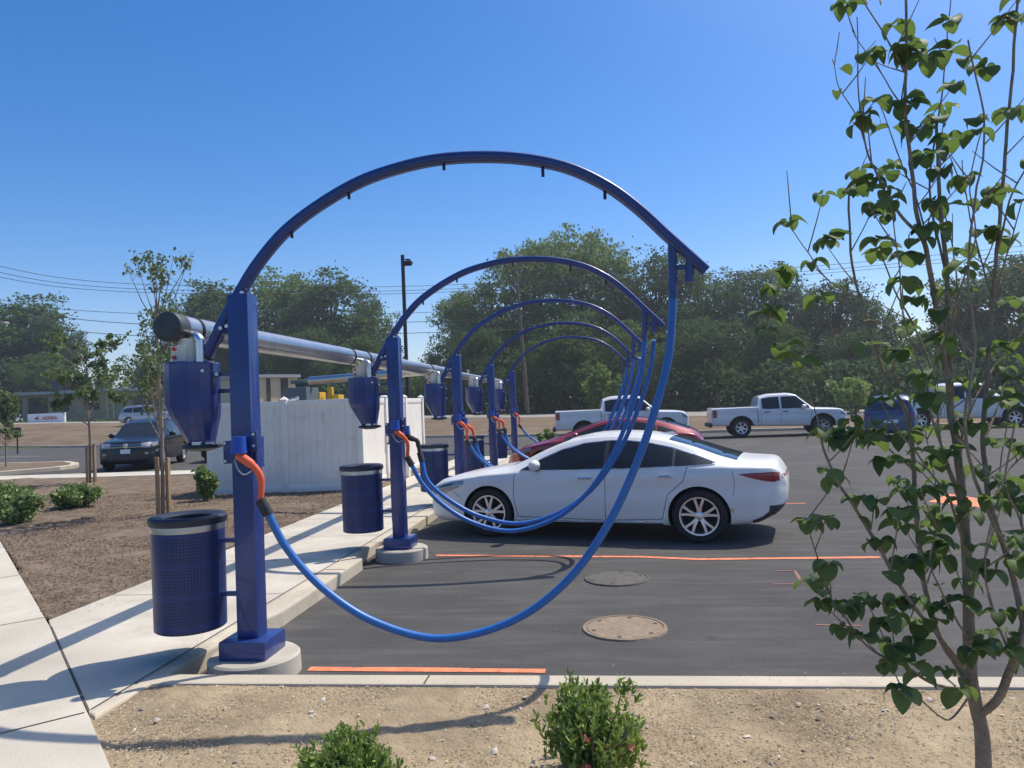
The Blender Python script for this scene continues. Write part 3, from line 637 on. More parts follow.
# ------------------------------------------------------------------ vehicles
def ip(keys, x):
    k = np.array(keys); return float(np.interp(x, k[:, 0], k[:, 1]))
def smooth_keys(keys, n=260, L_=5., win=.10):
    xs = np.linspace(0, L_, n); k = np.array(keys); ys = np.interp(xs, k[:, 0], k[:, 1])
    w_ = max(1, int(win/(L_/n))); ker = np.hanning(2*w_+3); ker /= ker.sum(); pad = np.pad(ys, w_+1, mode='reflect', reflect_type='odd')
    return np.stack([xs, np.convolve(pad, ker, mode='valid')], 1)
class Car:
    """lofted body; local x from the nose (0) to the tail (L), y across, z up"""
    def __init__(s, spec):
        s.sp = spec; s.L = spec['L']
        for k in ('top', 'bot', 'sh', 'W', 'rw', 'rz'):
            s.__dict__[k] = smooth_keys(spec[k], L_=s.L, win=spec.get('win', .10)) if k in ('top', 'rz', 'sh', 'rw') else smooth_keys(spec[k], L_=s.L, win=.07)
        s.cache = {}
    def sec(s, x):
        x = min(max(x, 0), s.L); key = round(x, 4)
        if key in s.cache: return s.cache[key]
        t = ip(s.top, x); b = ip(s.bot, x); h = ip(s.sh, x); W = ip(s.W, x); r = ip(s.rw, x)*W; rz = ip(s.rz, x)
        h = min(h, t-.02); rz = min(max(rz, h+.005), t-.004); sw_ = W*s.sp.get('shw', .955)
        m = b+(h-b)*.45
        P = [(0, b), (W*.6, b), (W*.9, b), (W*.975, b+.05*(h-b)+.02), (W*.985, b+(h-b)*.25), (W*1.0, m), (W*.978, b+(h-b)*.66), (W*.990, b+(h-b)*.84), (sw_+(W-sw_)*.35, h-.035*(h-b)-.005), (sw_, h), (sw_+(r-sw_)*.5+.012*(rz-h)/.4, h+(rz-h)*.5), (r, rz), (r*.93, rz+(t-rz)*.45), (r*.75, rz+(t-rz)*.78), (r*.4, rz+(t-rz)*.96), (0, t)]
        P = np.array(P)
        # round once
        Q = [P[0]]
        for i in range(1, len(P)-1): Q += [P[i]*.75+P[i-1]*.25 if i not in (10,) else P[i]*.6+P[i-1]*.4, P[i]*.75+P[i+1]*.25]
        Q.append(P[-1]); Q = np.array(Q); s.cache[key] = Q; return Q
    def Wd(s, x, z):
        Q = s.sec(x); best = 0
        for (y0, z0), (y1, z1) in zip(Q[:-1], Q[1:]):
            if min(z0, z1) <= z <= max(z0, z1) and abs(z1-z0) > 1e-6: best = max(best, y0+(y1-y0)*(z-z0)/(z1-z0))
        return best
    def T(s, x, y):
        Q = s.sec(x); y = abs(y); best = 0
        for (y0, z0), (y1, z1) in zip(Q[:-1], Q[1:]):
            if min(y0, y1) <= y <= max(y0, y1) and abs(y1-y0) > 1e-6: best = max(best, z0+(z1-z0)*(y-y0)/(y1-y0))
        return best
    def X(s, y, z, front=True):
        y = abs(y); rngx = np.arange(0, 1.2, .01)
        for q in rngx:
            x = q if front else s.L-q; Q = s.sec(x)
            if Q[0][1] <= z <= Q[-1][1]+.001 and s.Wd(x, z) >= y: return x
        return 1.2 if front else s.L-1.2
    def body(s, mats, root):
        xs = list(np.arange(0, s.L, .04))+[s.L]
        xs = sorted(set([round(x, 4) for x in xs]+[.01, .02, s.L-.01, s.L-.02]+list(s.sp.get('extra', []))))
        mb = MB(); n = len(s.sec(0)); v = []
        for x in xs:
            Q = s.sec(x); v += [(x, -y, z) for y, z in Q]+[(x, y, z) for y, z in Q[-2:0:-1]]
        m_ = 2*n-2
        f = [(i*m_+k, i*m_+(k+1) % m_, (i+1)*m_+(k+1) % m_, (i+1)*m_+k) for i in range(len(xs)-1) for k in range(m_)]
        f += [tuple(range(m_)), tuple(range((len(xs)-1)*m_, len(xs)*m_))[::-1]]
        mb.add(v, f); o = mb.build('body', [mats[0], M['cavity']], root, smooth=38)
        for wx in s.sp['wheels']:
            for sd in (-1, 1):
                r = s.sp['R']+s.sp.get('gap', .055); zc = s.sp['R']
                c = MB(); W = s.sp['halfw']; prof = []
                c.lathe([(0, sd*(W-.32)), (r, sd*(W-.32)), (r, sd*(W+.1)), (0, sd*(W+.1))], (wx, 0, zc), 40, axis='y')
                c.m = [1]*len(c.f); co = c.build('cutter', [mats[0], M['cavity']], smooth=0)
                md = o.modifiers.new('cut', 'BOOLEAN'); md.operation = 'DIFFERENCE'; md.object = co; md.solver = 'EXACT'
                bpy.context.view_layer.update(); dg = bpy.context.evaluated_depsgraph_get(); me = bpy.data.meshes.new_from_object(o.evaluated_get(dg))
                o.modifiers.clear(); o.data = me; bpy.data.objects.remove(co)
        o.data.set_sharp_from_angle(angle=radians(38)); s.b = o; return o
    def side(s, name, keys, m_, root, sides=(-1, 1), eps=.004, dx=.03, rows=6, bevel_in=.0):
        out = []
        for sd in sides:
            k = np.array(keys); xs = np.unique(np.concatenate([np.arange(k[0, 0], k[-1, 0], dx), k[:, 0]])); mb = MB(); v = []
            for x in xs:
                lo, hi = np.interp(x, k[:, 0], k[:, 1]), np.interp(x, k[:, 0], k[:, 2])
                for j in range(rows+1):
                    z = lo+(hi-lo)*j/rows; y = s.Wd(x, z)+eps; v.append((x, sd*y, z))
                for j in range(rows+1):
                    z = lo+(hi-lo)*j/rows; y = s.Wd(x, z)-.012; v.append((x, sd*y, z))
            n = rows+1; N = 2*n; f = []
            for i in range(len(xs)-1):
                a, b = i*N, (i+1)*N
                for j in range(rows): f += [(a+j, b+j, b+j+1, a+j+1)]
                f += [(a, a+n, b+n, b), (a+rows, b+rows, b+n+rows, a+n+rows)]
            mb.add(v, f); out.append(mb.build(name, m_, root, smooth=30))
        return out
    def topp(s, name, keys, m_, root, eps=.004, dx=.04, cols=12):
        k = np.array(keys); xs = np.unique(np.concatenate([np.arange(k[0, 0], k[-1, 0], dx), k[:, 0]])); mb = MB(); v = []
        for x in xs:
            yh = np.interp(x, k[:, 0], k[:, 1])
            for j in range(cols+1):
                y = -yh+2*yh*j/cols; v.append((x, y, s.T(x, y)+eps))
        n = cols+1; mb.add(v, [(i*n+j, i*n+j+1, (i+1)*n+j+1, (i+1)*n+j) for i in range(len(xs)-1) for j in range(cols)])
        return mb.build(name, m_, root, smooth=40)
    def face(s, name, y0, y1, z0, z1, m_, root, front=True, eps=.006, ny=14, nz=5, mirror=False, shear=0):
        out = []
        for sd in ((1, -1) if mirror else (1,)):
            mb = MB(); v = []
            for i in range(ny+1):
                for j in range(nz+1):
                    y = y0+(y1-y0)*i/ny; z = z0+(z1-z0)*j/nz+shear*(i/ny); x = s.X(y, z, front)+(-eps if front else eps); v.append((x, sd*y, z))
            n = nz+1; mb.add(v, [(i*n+j, i*n+j+1, (i+1)*n+j+1, (i+1)*n+j) for i in range(ny) for j in range(nz)]); out.append(mb.build(name, m_, root, smooth=40))
        return out
    def seam(s, name, pts, root, m_=None, r=.004, sides=(-1, 1), off=0.0):
        for sd in sides:
            P = []
            for a, b in zip(pts[:-1], pts[1:]):
                for k in range(8):
                    x = a[0]+(b[0]-a[0])*k/8; z = a[1]+(b[1]-a[1])*k/8; P.append((x, sd*(s.Wd(x, z)+off), z))
            P.append((pts[-1][0], sd*(s.Wd(*pts[-1])+off), pts[-1][1])); mb = MB(); mb.tube(P, r, 6); mb.build(name, m_ or M['joint'], root, smooth=60)
def wheel(root, x, y, Rr, wd, rimr, sd, spokes=5, double=True, rimmat=None, steel=False):
    """sd = outward side"""
    rm = rimmat or M['rim']
    we = empty('wheel', (x, y, Rr)); we.parent = root
    mb = MB(); h = wd/2
    mb.lathe([(rimr, -h*.8), (rimr+.02, -h), (Rr-.03, -h), (Rr-.008, -h*.8), (Rr, -h*.5), (Rr, h*.5), (Rr-.008, h*.8), (Rr-.03, h), (rimr+.02, h), (rimr-.004, h*.85), (rimr-.004, -h*.8)], n=48, axis='y'); mb.build('tyre', M['tyre'], we, smooth=40)
    mb = MB(); o = sd*h
    mb.lathe([(rimr-.003, -o*.7), (rimr-.003, o*.72), (rimr-.002, o*.92), (rimr-.022, o*.90), (rimr-.035, o*.5), (rimr-.04, -o*.6)], n=48, axis='y')
    mb.lathe([(0, o*.80), (.035, o*.80), (.06, o*.70), (.065, o*.4)], n=24, axis='y')
    yo, yi = o*.74, o*.34
    for k in range(spokes):
        for dd in ((-.13, .13) if double else (0,)):
            a0 = 2*pi*k/spokes+dd*.9+.3; a1 = 2*pi*k/spokes+dd*1.9+.3; r0, r1 = .05, rimr-.012; w0, w1 = (.017, .016) if double else (.03, .022)
            P = []
            for r_, a_, w_ in ((r0, a0, w0), ((r0+r1)/2, (a0+a1)/2, (w0+w1)/2), (r1, a1, w1)):
                q = w_/max(r_, .05)
                P += [(r_*cos(a_-q), yo+(0 if r_ < .1 else o*.1), r_*sin(a_-q)), (r_*cos(a_+q), yo+(0 if r_ < .1 else o*.1), r_*sin(a_+q)), (r_*cos(a_+q), yi, r_*sin(a_+q)), (r_*cos(a_-q), yi, r_*sin(a_-q))]
            f = [(i*4+j, i*4+(j+1) % 4, (i+1)*4+(j+1) % 4, (i+1)*4+j) for i in range(2) for j in range(4)]+[(8, 9, 10, 11)]
            mb.add(P, f)
    mb.build('rim', rm, we, smooth=30)
    mb = MB(); mb.lathe([(0, o*.2), (rimr-.04, o*.2), (rimr-.04, o*.1), (0, o*.1)], n=30, axis='y'); mb.build('brake_disc', M['cavity'], we, smooth=30)
    return we
def mirror(c, root, x, z, m_, s_=1.):
    for sd in (-1, 1):
        y = c.Wd(x, z); mb = MB(); v = []; f = []
        mb.box((x-.01, min(sd*(y-.02), sd*(y+.08)), z-.015), (x+.05, max(sd*(y-.02), sd*(y+.08)), z+.01)); n_ = mb
        a = MB(); prof = []
        for i in range(9):
            t = -1+2*i/8; rr = sqrt(max(0, 1-abs(t)**2.4)); prof.append((rr, t))
        a.lathe(prof, n=18, axis='x'); a.v = [(x-.0+p[0]*.075*s_+.01, sd*(y+.13)+p[1]*.10*s_, z+.05+p[2]*.075*s_+.02) for p in a.v]
        o = a.build('wing_mirror', m_, root, smooth=60); n_.build('mirror_foot', M['darkplastic'], o)
def glass_trim(c, root, keys, m_, r=.007, low_only=False):
    k = [(a[0], a[1]) for a in keys]; u = [(a[0], a[2]) for a in keys]
    c.seam('window_trim', k, root, m_, r, off=.002)
    if not low_only: c.seam('window_trim', u, root, m_, r, off=.002)

# white sedan ------------------------------------------------------
SED = dict(L=4.95, halfw=.925, R=.345, wheels=(1.06, 3.92), gap=.04, win=.11, shw=.95,
  top=[(0, .60), (.04, .70), (.15, .785), (.5, .875), (1.0, .955), (1.32, 1.0), (1.55, 1.10), (1.85, 1.255), (2.15, 1.365), (2.45, 1.42), (2.8, 1.43), (3.15, 1.41), (3.5, 1.35), (3.85, 1.245), (4.15, 1.135), (4.4, 1.055), (4.6, 1.04), (4.82, 1.03), (4.89, .98), (4.95, .82)],
  bot=[(0, .40), (.06, .27), (.25, .20), (1., .185), (4., .20), (4.6, .24), (4.85, .36), (4.95, .50)],
  sh=[(0, .56), (.1, .69), (.4, .79), (1.0, .88), (1.5, .915), (2.5, .945), (3.5, .965), (4.2, .975), (4.8, .95), (4.9, .90), (4.95, .78)],
  W=[(0, .50), (.03, .62), (.12, .75), (.3, .84), (.6, .90), (1.1, .925), (3.9, .925), (4.3, .89), (4.65, .81), (4.85, .69), (4.95, .50)],
  rw=[(0, .75), (1.2, .78), (1.5, .80), (1.9, .72), (2.4, .65), (3.0, .63), (3.5, .64), (4.0, .70), (4.35, .78), (4.95, .80)],
  rz=[(0, .585), (.15, .755), (.5, .845), (1.0, .925), (1.35, .965), (1.55, 1.03), (1.85, 1.165), (2.15, 1.28), (2.45, 1.345), (2.8, 1.358), (3.15, 1.335), (3.5, 1.27), (3.85, 1.18), (4.15, 1.07), (4.4, 1.01), (4.6, 1.0), (4.82, .995), (4.95, .80)])
def sedan():
    r = empty('sedan', (0, 0, 0), 'white four door sedan parked across the second bay with its nose at the kerb', 'car')
    c = Car(SED); b = c.body([M['car_white']], r)
    fw = [(1.55, .935, .945), (1.85, .94, 1.10), (2.1, .945, 1.205), (2.4, .95, 1.285), (2.70, .955, 1.315)]
    rw_ = [(2.76, .956, 1.317), (3.0, .96, 1.31), (3.3, .97, 1.27), (3.6, .98, 1.20)]
    qw = [(3.63, .98, 1.19), (3.85, .992, 1.12), (4.1, 1.008, 1.03)]
    for k in (fw, rw_, qw): c.side('side_window', k, M['glass'], r)
    full = [(1.53, .93, .94), (1.85, .935, 1.108), (2.1, .94, 1.213), (2.4, .945, 1.293), (2.74, .951, 1.324), (3.0, .955, 1.318), (3.3, .965, 1.279), (3.61, .975, 1.207), (3.85, .985, 1.128), (4.13, 1.0, 1.02)]
    glass_trim(c, r, full, M['chrome'], .008)
    c.side('door_pillar', [(3.595, .985, 1.195), (3.635, .985, 1.185)], M['darkplastic'], r, eps=.003); c.side('door_pillar', [(2.70, .96, 1.310), (2.76, .96, 1.312)], M['darkplastic'], r, eps=.003)
    c.topp('windscreen', [(1.36, .66), (1.45, .66), (1.7, .60), (2.1, .53), (2.16, .51)], M['glass'], r)
    c.topp('rear_window', [(3.52, .50), (3.8, .53), (4.2, .60), (4.38, .62)], M['glass_b'], r)
    c.topp('roof_panel', [(2.3, .50), (2.7, .52), (3.2, .5)], M['car_white'], r, eps=.003)
    # doors: seams, handles
    c.seam('door_seam', [(1.46, .90), (1.44, .6), (1.50, .30)], r); c.seam('door_seam', [(2.735, .95), (2.73, .6), (2.72, .27)], r)
    c.seam('door_seam', [(3.80, .98), (3.74, .80), (3.54, .62), (3.46, .30)], r); c.seam('door_seam', [(1.5, .30), (2.72, .275), (3.46, .30)], r)
    c.seam('bumper_seam', [(4.34, .92), (4.36, .74), (4.34, .60)], r, r=.0025); c.seam('bumper_seam', [(.52, .64), (.62, .56)], r)
    c.seam('sill_trim', [(1.48, .275), (2.4, .25), (3.50, .27)], r, M['chrome'], .008)
    c.side('fuel_flap', [(3.99, .76, .92), (4.005, .75, .93), (4.16, .75, .93), (4.175, .76, .92)], M['car_white'], r, sides=(1,), eps=.002)
    for xx in (2.45, 3.52):
        for sd in (-1, 1):
            z = .835+(xx-2.4)*.02; y = c.Wd(xx, z); mb = MB(); mb.tube([(xx-.10, sd*(y+.006), z), (xx-.07, sd*(y+.032), z+.002), (xx+.07, sd*(y+.034), z+.004), (xx+.10, sd*(y+.008), z+.004)], [.013, .018, .018, .013], 8, sy=1); mb.build('door_handle', M['chrome'], r)
    c.side('rocker_panel', [(1.50, .20, .235), (2.4, .20, .235), (3.46, .21, .24)], M['darkplastic'], r, eps=.003)
    mirror(c, r, 1.78, .95, M['car_white'])
    # lights
    c.side('headlight', [(.10, .62, .63), (.17, .58, .69), (.36, .60, .745), (.5, .655, .780), (.68, .745, .80)], M['lamp'], r, eps=.005)
    for sd in (-1, 1): pass
    c.side('lamp_unit', [(.26, .68, .70), (.36, .70, .73), (.5, .735, .76)], M['lampdark'], r, eps=.007)
    c.side('taillight', [(4.42, .87, .878), (4.56, .825, .888), (4.7, .785, .892), (4.82, .765, .892), (4.88, .78, .88)], M['taillamp'], r, eps=.004)
    c.face('taillight_bar', 0, .58, .81, .85, M['taillamp'], r, front=False, mirror=True)
    c.side('rear_bumper_insert', [(4.55, .26, .29), (4.66, .27, .33), (4.78, .32, .42), (4.88, .40, .47)], M['darkplastic'], r, eps=.008)
    c.face('rear_diffuser', 0, .74, .40, .47, M['darkplastic'], r, front=False, mirror=True, eps=.012)
    c.face('grille', 0, .50, .34, .58, M['darkplastic'], r, mirror=True)
    c.side('reflector', [(4.30, .40, .45), (4.34, .39, .45)], M['chrome'], r, eps=.004)
    # shark fin aerial
    mb = MB(); mb.add([(3.30, 0, c.T(3.3, 0)), (3.52, .025, c.T(3.52, .02)-.01), (3.52, -.025, c.T(3.52, .02)-.01), (3.50, 0, c.T(3.5, 0)+.055)], [(0, 1, 3), (0, 3, 2), (1, 2, 3), (0, 2, 1)]); mb.build('aerial_fin', M['car_white'], r)
    for wx in SED['wheels']:
        for sd in (-1, 1): wheel(r, wx, sd*(.925-.125), .345, .225, .25, sd)
    return r
def place(r, p, rz): r.location = p; r.rotation_euler = (0, 0, rz)
sed = sedan()
ya = radians(-14.5)
# put the near wheels under the hubs seen in the photo
hub = (G(488, 511, .34)+G(703, 517.6, .34))/2; off = Vector((cos(ya)*2.49-sin(ya)*(-.9), sin(ya)*2.49+cos(ya)*(-.9), 0))
place(sed, (hub.x-off.x, hub.y-off.y, .0), ya); sed.scale = (1, 1, .972)

# red hatchback ----------------------------------------------------
RED = dict(L=4.35, halfw=.90, R=.33, wheels=(.88, 3.5), gap=.04, win=.18, shw=.95,
  top=[(0, .55), (.05, .64), (.2, .72), (.6, .84), (1.1, .96), (1.6, 1.14), (2.1, 1.31), (2.5, 1.39), (2.8, 1.39), (3.3, 1.33), (3.8, 1.19), (4.15, 1.06), (4.28, 1.0), (4.35, .85)],
  bot=[(0, .38), (.06, .25), (.25, .19), (3.6, .2), (4.2, .3), (4.35, .45)],
  sh=[(0, .5), (.1, .62), (.4, .74), (1.0, .86), (1.6, .91), (2.8, .95), (3.8, .99), (4.2, .97), (4.35, .80)],
  W=[(0, .48), (.03, .6), (.12, .73), (.3, .83), (.6, .88), (1., .90), (3.6, .90), (4., .86), (4.25, .78), (4.35, .62)],
  rw=[(0, .75), (1.1, .80), (1.6, .74), (2.2, .65), (2.8, .63), (3.4, .64), (4.0, .74), (4.35, .8)],
  rz=[(0, .54), (.2, .70), (.6, .81), (1.1, .92), (1.6, 1.06), (2.1, 1.235), (2.5, 1.32), (2.8, 1.32), (3.3, 1.26), (3.8, 1.13), (4.15, 1.02), (4.35, .83)])
r = empty('hatchback', (0, 0, 0), 'dark red low hatchback parked behind the white sedan', 'car'); c = Car(RED); c.body([M['car_red']], r)
for k in ([(1.35, .92, .94), (1.7, .93, 1.07), (2.1, .935, 1.20), (2.45, .94, 1.275)], [(2.51, .945, 1.28), (2.8, .95, 1.285), (3.1, .965, 1.24), (3.35, .985, 1.18)], [(3.39, .99, 1.17), (3.6, 1.005, 1.11), (3.78, 1.02, 1.05)]): c.side('side_window', k, M['glass'], r)
c.topp('windscreen', [(1.15, .62), (1.5, .6), (2.02, .53)], M['glass'], r); c.topp('rear_window', [(3.2, .48), (3.6, .52), (4.05, .58)], M['glass_b'], r)
c.side('headlight', [(.2, .60, .62), (.35, .61, .70), (.6, .68, .75)], M['lamp'], r); c.side('taillight', [(3.98, .84, .9), (4.15, .8, .97), (4.29, .78, .95)], M['taillamp'], r)
c.face('grille', 0, .55, .30, .50, M['darkplastic'], r, mirror=True); mirror(c, r, 1.62, .93, M['car_red'])
for wx in RED['wheels']:
    for sd in (-1, 1): wheel(r, wx, sd*.77, .33, .21, .22, sd)
p = at(540, 455, 19.2); place(r, (p.x-.60, 18.7, 0.0), radians(-7)); r.scale = (1.05, 1, 1.02)

# pickups ------------------------------------------------------------
def pickup(label, group, L_, Hh, hw, Rr, paintm, wx, cab, lights=True, simple=False):
    c0, c1, c2, c3 = cab   # cowl x, roof front x, roof rear x, cab back x
    bedz = Hh*.705; hz = Hh*.625
    sp_ = dict(L=L_, halfw=hw, R=Rr, wheels=wx, gap=.09, win=.05, shw=.97, extra=[c3+.01, c3+.03, c3+.05],
      top=[(0, hz*.80), (.04, hz*.90), (.15, hz*.95), (.5, hz*.99), (c0, hz*1.03), (c1, Hh*.965), (c1+.3, Hh), (c2, Hh*.99), (c3-.02, Hh*.93), (c3+.03, bedz), (L_-.03, bedz), (L_, bedz-.03)],
      bot=[(0, .45), (.1, .36), (L_-.35, .50), (L_-.1, .50), (L_, .52)],
      sh=[(0, hz*.76), (.3, hz*.93), (c0, hz*.97), (c3-.02, hz*1.0), (c3+.03, bedz-.03), (L_, bedz-.05)],
      W=[(0, hw*.80), (.06, hw*.9), (.3, hw*.97), (.6, hw), (L_-.1, hw), (L_, hw*.97)],
      rw=[(0, .82), (c0, .86), (c1, .74), (c1+.4, .72), (c2, .72), (c3-.02, .76), (c3+.03, .95), (L_, .95)],
      rz=[(0, hz*.78), (.3, hz*.95), (c0, hz*1.0), (c1, Hh*.92), (c1+.3, Hh*.955), (c2, Hh*.945), (c3-.02, Hh*.89), (c3+.03, bedz-.015), (L_, bedz-.035)])
    r = empty('pickup_truck', (0, 0, 0), label, 'pickup truck', group); c = Car(sp_); c.body([paintm], r)
    zl = hz*1.02; zt = Hh*.915; mid = (c1+c2)/2+.12
    for k in ([(c0+.18, zl, zl+.05), (c1+.03, zl, zt), (mid-.04, zl, zt)], [(mid+.04, zl, zt), (c2, zl, zt-.01), (c3-.14, zl+.02, zt-.06)]): c.side('side_window', k, M['glass'], r, dx=.08)
    c.topp('windscreen', [(c0+.08, hw*.78), (c1-.05, hw*.68)], M['glass'], r)
    c.topp('cargo_bed', [(c3+.10, hw*.82), (L_-.10, hw*.82)], M['cavity'], r, eps=.003)
    for x_ in (c0+.12, mid, c3-.10): c.seam('door_seam', [(x_, zl-.02), (x_, .55)], r, r=.006)
    c.seam('bed_seam', [(c3+.04, bedz-.08), (c3+.04, .6)], r, r=.014)
    for x_ in (mid-.18, c3-.32):
        for sd in (-1, 1):
            y = c.Wd(x_, hz*.92); mb = MB(); mb.tube([(x_-.11, sd*(y+.02), hz*.92), (x_+.11, sd*(y+.02), hz*.92)], .018, 8); mb.build('door_handle', M['darkplastic'], r)
    mirror(c, r, c0+.42, zl-.02, paintm, 1.35)
    c.side('headlight', [(.05, hz*.70, hz*.86), (.28, hz*.76, hz*.90)], M['lamp'], r); c.side('taillight', [(L_-.20, bedz-.42, bedz-.10), (L_-.03, bedz-.42, bedz-.10)], M['taillamp'], r, eps=.012)
    c.face('taillight', hw*.80, hw*.95, bedz-.42, bedz-.10, M['taillamp'], r, front=False, mirror=True)
    c.face('grille', 0, hw*.55, .62, hz*.86, M['darkplastic'], r, mirror=True, eps=.01)
    mb = MB(); mb.box((-.06, -hw*.9, .42), (.12, hw*.9, .60)); mb.build('front_bumper', M['darkplastic'] if simple else M['chrome'], r, bevel=.03)
    mb = MB(); mb.box((L_-.02, -hw*.9, .46), (L_+.14, hw*.9, .62)); mb.build('rear_bumper', M['darkplastic'], r, bevel=.03)
    for x_ in wx:
        for sd in (-1, 1): wheel(r, x_, sd*(hw-.16), Rr, .27, Rr*.60, sd, spokes=6, double=False)
        c.seam('arch_moulding', [(x_+(Rr+.1)*cos(a), Rr+(Rr+.1)*sin(a)) for a in np.linspace(.15, pi-.15, 9)], r, M['darkplastic'], .02, off=.0)
    return r
GP = 'white pickup trucks parked at the back of the lot'
ram = pickup('white crew cab pickup truck behind the hanging blue hoses, red tail lamp to the left', GP, 5.85, 1.97, 1.02, .41, M['truck_white'], (1.0, 4.60), (1.35, 2.05, 3.35, 3.78))
p = at(557, 437, 35.2); place(ram, (p.x+5.85, 35.0, 0), radians(180+3))
col_ = pickup('white pickup truck with black arches standing alone right of the blue hoses', GP, 5.4, 1.80, .94, .40, M['truck_white'], (.98, 4.22), (1.30, 1.95, 3.05, 3.50), simple=True)
p = at(709, 433, 33.5); place(col_, (p.x+5.45, 33.4, 0), radians(180-1))
rt = pickup('white pickup truck at the right edge seen through the leafy young tree', GP, 5.85, 1.95, 1.02, .41, M['truck_white'], (1.0, 4.60), (1.35, 2.05, 3.35, 3.78))
p = at(905, 425, 33); place(rt, (p.x+5.6, 34.5, 0), radians(180-4))
# blue hatch seen from behind, in front of the far white pickup
BL = dict(L=4.2, halfw=.86, R=.33, wheels=(.85, 3.4), gap=.04, win=.10, shw=.96,
  top=[(0, .6), (.1, .75), (.8, .95), (1.2, 1.05), (1.8, 1.45), (2.2, 1.58), (3.8, 1.56), (4.05, 1.40), (4.15, 1.0), (4.2, .9)], bot=[(0, .35), (.2, .2), (4., .25), (4.2, .38)],
  sh=[(0, .55), (.3, .78), (1.2, .93), (3.9, 1.0), (4.2, .85)], W=[(0, .5), (.1, .72), (.4, .84), (3.8, .86), (4.1, .82), (4.2, .74)], rw=[(0, .8), (1.2, .85), (2., .72), (3.6, .72), (4.0, .76), (4.2, .85)],
  rz=[(0, .58), (.3, .80), (1.2, .98), (1.8, 1.35), (2.2, 1.49), (3.8, 1.46), (4.05, 1.32), (4.2, .88)])
r = empty('small_car', (0, 0, 0), 'blue small car seen from behind, standing left of the leafy young tree trunk', 'car'); c = Car(BL); c.body([M['car_blue']], r)
c.side('side_window', [(1.35, .98, 1.05), (2.0, .99, 1.40), (3.6, 1.02, 1.40), (3.8, 1.05, 1.3)], M['glass'], r); c.face('rear_window', 0, .58, 1.06, 1.38, M['glass_b'], r, front=False, mirror=True)
c.face('taillight', .62, .74, .78, 1.0, M['taillamp'], r, front=False, mirror=True); c.face('number_plate', 0, .26, .62, .74, M['signwhite'], r, front=False, mirror=True, eps=.012)
for wx in BL['wheels']:
    for sd in (-1, 1): wheel(r, wx, sd*.74, .33, .2, .21, sd)
p = G(891, 441); q = math.atan2(p.y, p.x); place(r, (p.x+4.1*cos(q-.04), p.y+4.1*sin(q-.04), 0), q-.04+pi)

# SUVs ------------------------------------------------------------
SUV = dict(L=5.0, halfw=.985, R=.39, wheels=(.98, 3.96), gap=.05, win=.09, shw=.965,
  top=[(0, .85), (.05, .98), (.2, 1.04), (.8, 1.12), (1.35, 1.17), (1.7, 1.38), (2.15, 1.66), (2.6, 1.76), (3.4, 1.77), (4.4, 1.72), (4.65, 1.62), (4.85, 1.2), (5., 1.0)], bot=[(0, .38), (.15, .24), (4.6, .28), (5, .42)],
  sh=[(0, .82), (.3, .98), (1.3, 1.07), (3, 1.12), (4.7, 1.15), (5., .95)], W=[(0, .70), (.05, .82), (.2, .92), (.5, .975), (4.5, .985), (4.8, .93), (5., .8)], rw=[(0, .85), (1.3, .86), (1.8, .78), (2.6, .72), (4.3, .72), (4.8, .8), (5., .85)],
  rz=[(0, .83), (.3, 1.0), (1.35, 1.11), (1.7, 1.30), (2.15, 1.56), (2.6, 1.67), (3.4, 1.68), (4.4, 1.63), (4.65, 1.53), (4.85, 1.16), (5., .97)])
def suv(label, paintm, plate=True, group=None):
    r = empty('suv', (0, 0, 0), label, 'car', group); c = Car(SUV); c.body([paintm], r)
    for k in ([(1.65, 1.12, 1.17), (2.15, 1.13, 1.50), (2.65, 1.14, 1.60)], [(2.72, 1.14, 1.60), (3.6, 1.16, 1.60)], [(3.67, 1.16, 1.60), (4.3, 1.19, 1.54), (4.5, 1.22, 1.42)]): c.side('side_window', k, M['glass'], r, dx=.06); glass_trim(c, r, k, M['chrome'], .009, low_only=True)
    c.topp('windscreen', [(1.40, .80), (1.8, .74), (2.2, .66)], M['glass'], r); c.topp('rear_window', [(4.62, .6), (4.8, .66)], M['glass'], r)
    c.face('grille', 0, .50, .80, .95, M['darkplastic'], r, mirror=True, eps=.008)
    for z in (.83, .90): c.face('grille_bar', 0, .50, z-.008, z+.012, M['chrome'], r, mirror=True, eps=.016, nz=1)
    c.face('headlight', .50, .80, .80, .97, M['lamp'], r, mirror=True, eps=.01); c.side('headlight', [(.12, .82, .97), (.45, .88, .99)], M['lamp'], r)
    c.face('intake', 0, .62, .36, .62, M['darkplastic'], r, mirror=True, eps=.008); c.face('fog_lamp', .62, .74, .56, .64, M['lamp'], r, mirror=True, eps=.012)
    mb = MB(); x_ = c.X(0, .85)-.02; mb.lathe([(0, -.012), (.075, -.012), (.085, 0), (.075, .012)], (x_, 0, .875), 20, axis='x'); mb.build('grille_badge', M['chrome'], r)
    if plate: mb = MB(); x_ = c.X(0, .62)-.03; mb.box((x_, -.16, .61), (x_+.015, .16, .76)); mb.build('number_plate', M['signwhite'], r)
    mirror(c, r, 1.95, 1.13, paintm, 1.2)
    for sd in (-1, 1):
        mb = MB(); mb.tube([(2.4, sd*.62, 1.74), (2.5, sd*.62, 1.79), (4.1, sd*.62, 1.78), (4.2, sd*.62, 1.72)], .018, 8); mb.build('roof_rail', M['steel'], r)
    for wx in SUV['wheels']:
        for sd in (-1, 1): wheel(r, wx, sd*.85, .39, .24, .26, sd, double=False)
    return r
a_ = suv('dark navy sport utility vehicle facing the camera at the left behind the staked saplings', M['car_navy'])
p = G(126, 471.5); q = math.atan2(p.y, p.x); hd = q+radians(-17); place(a_, (p.x, p.y, 0), hd)
b_ = suv('silver sport utility vehicle far off on the road in front of the low beige building', M['car_silver'], plate=False)
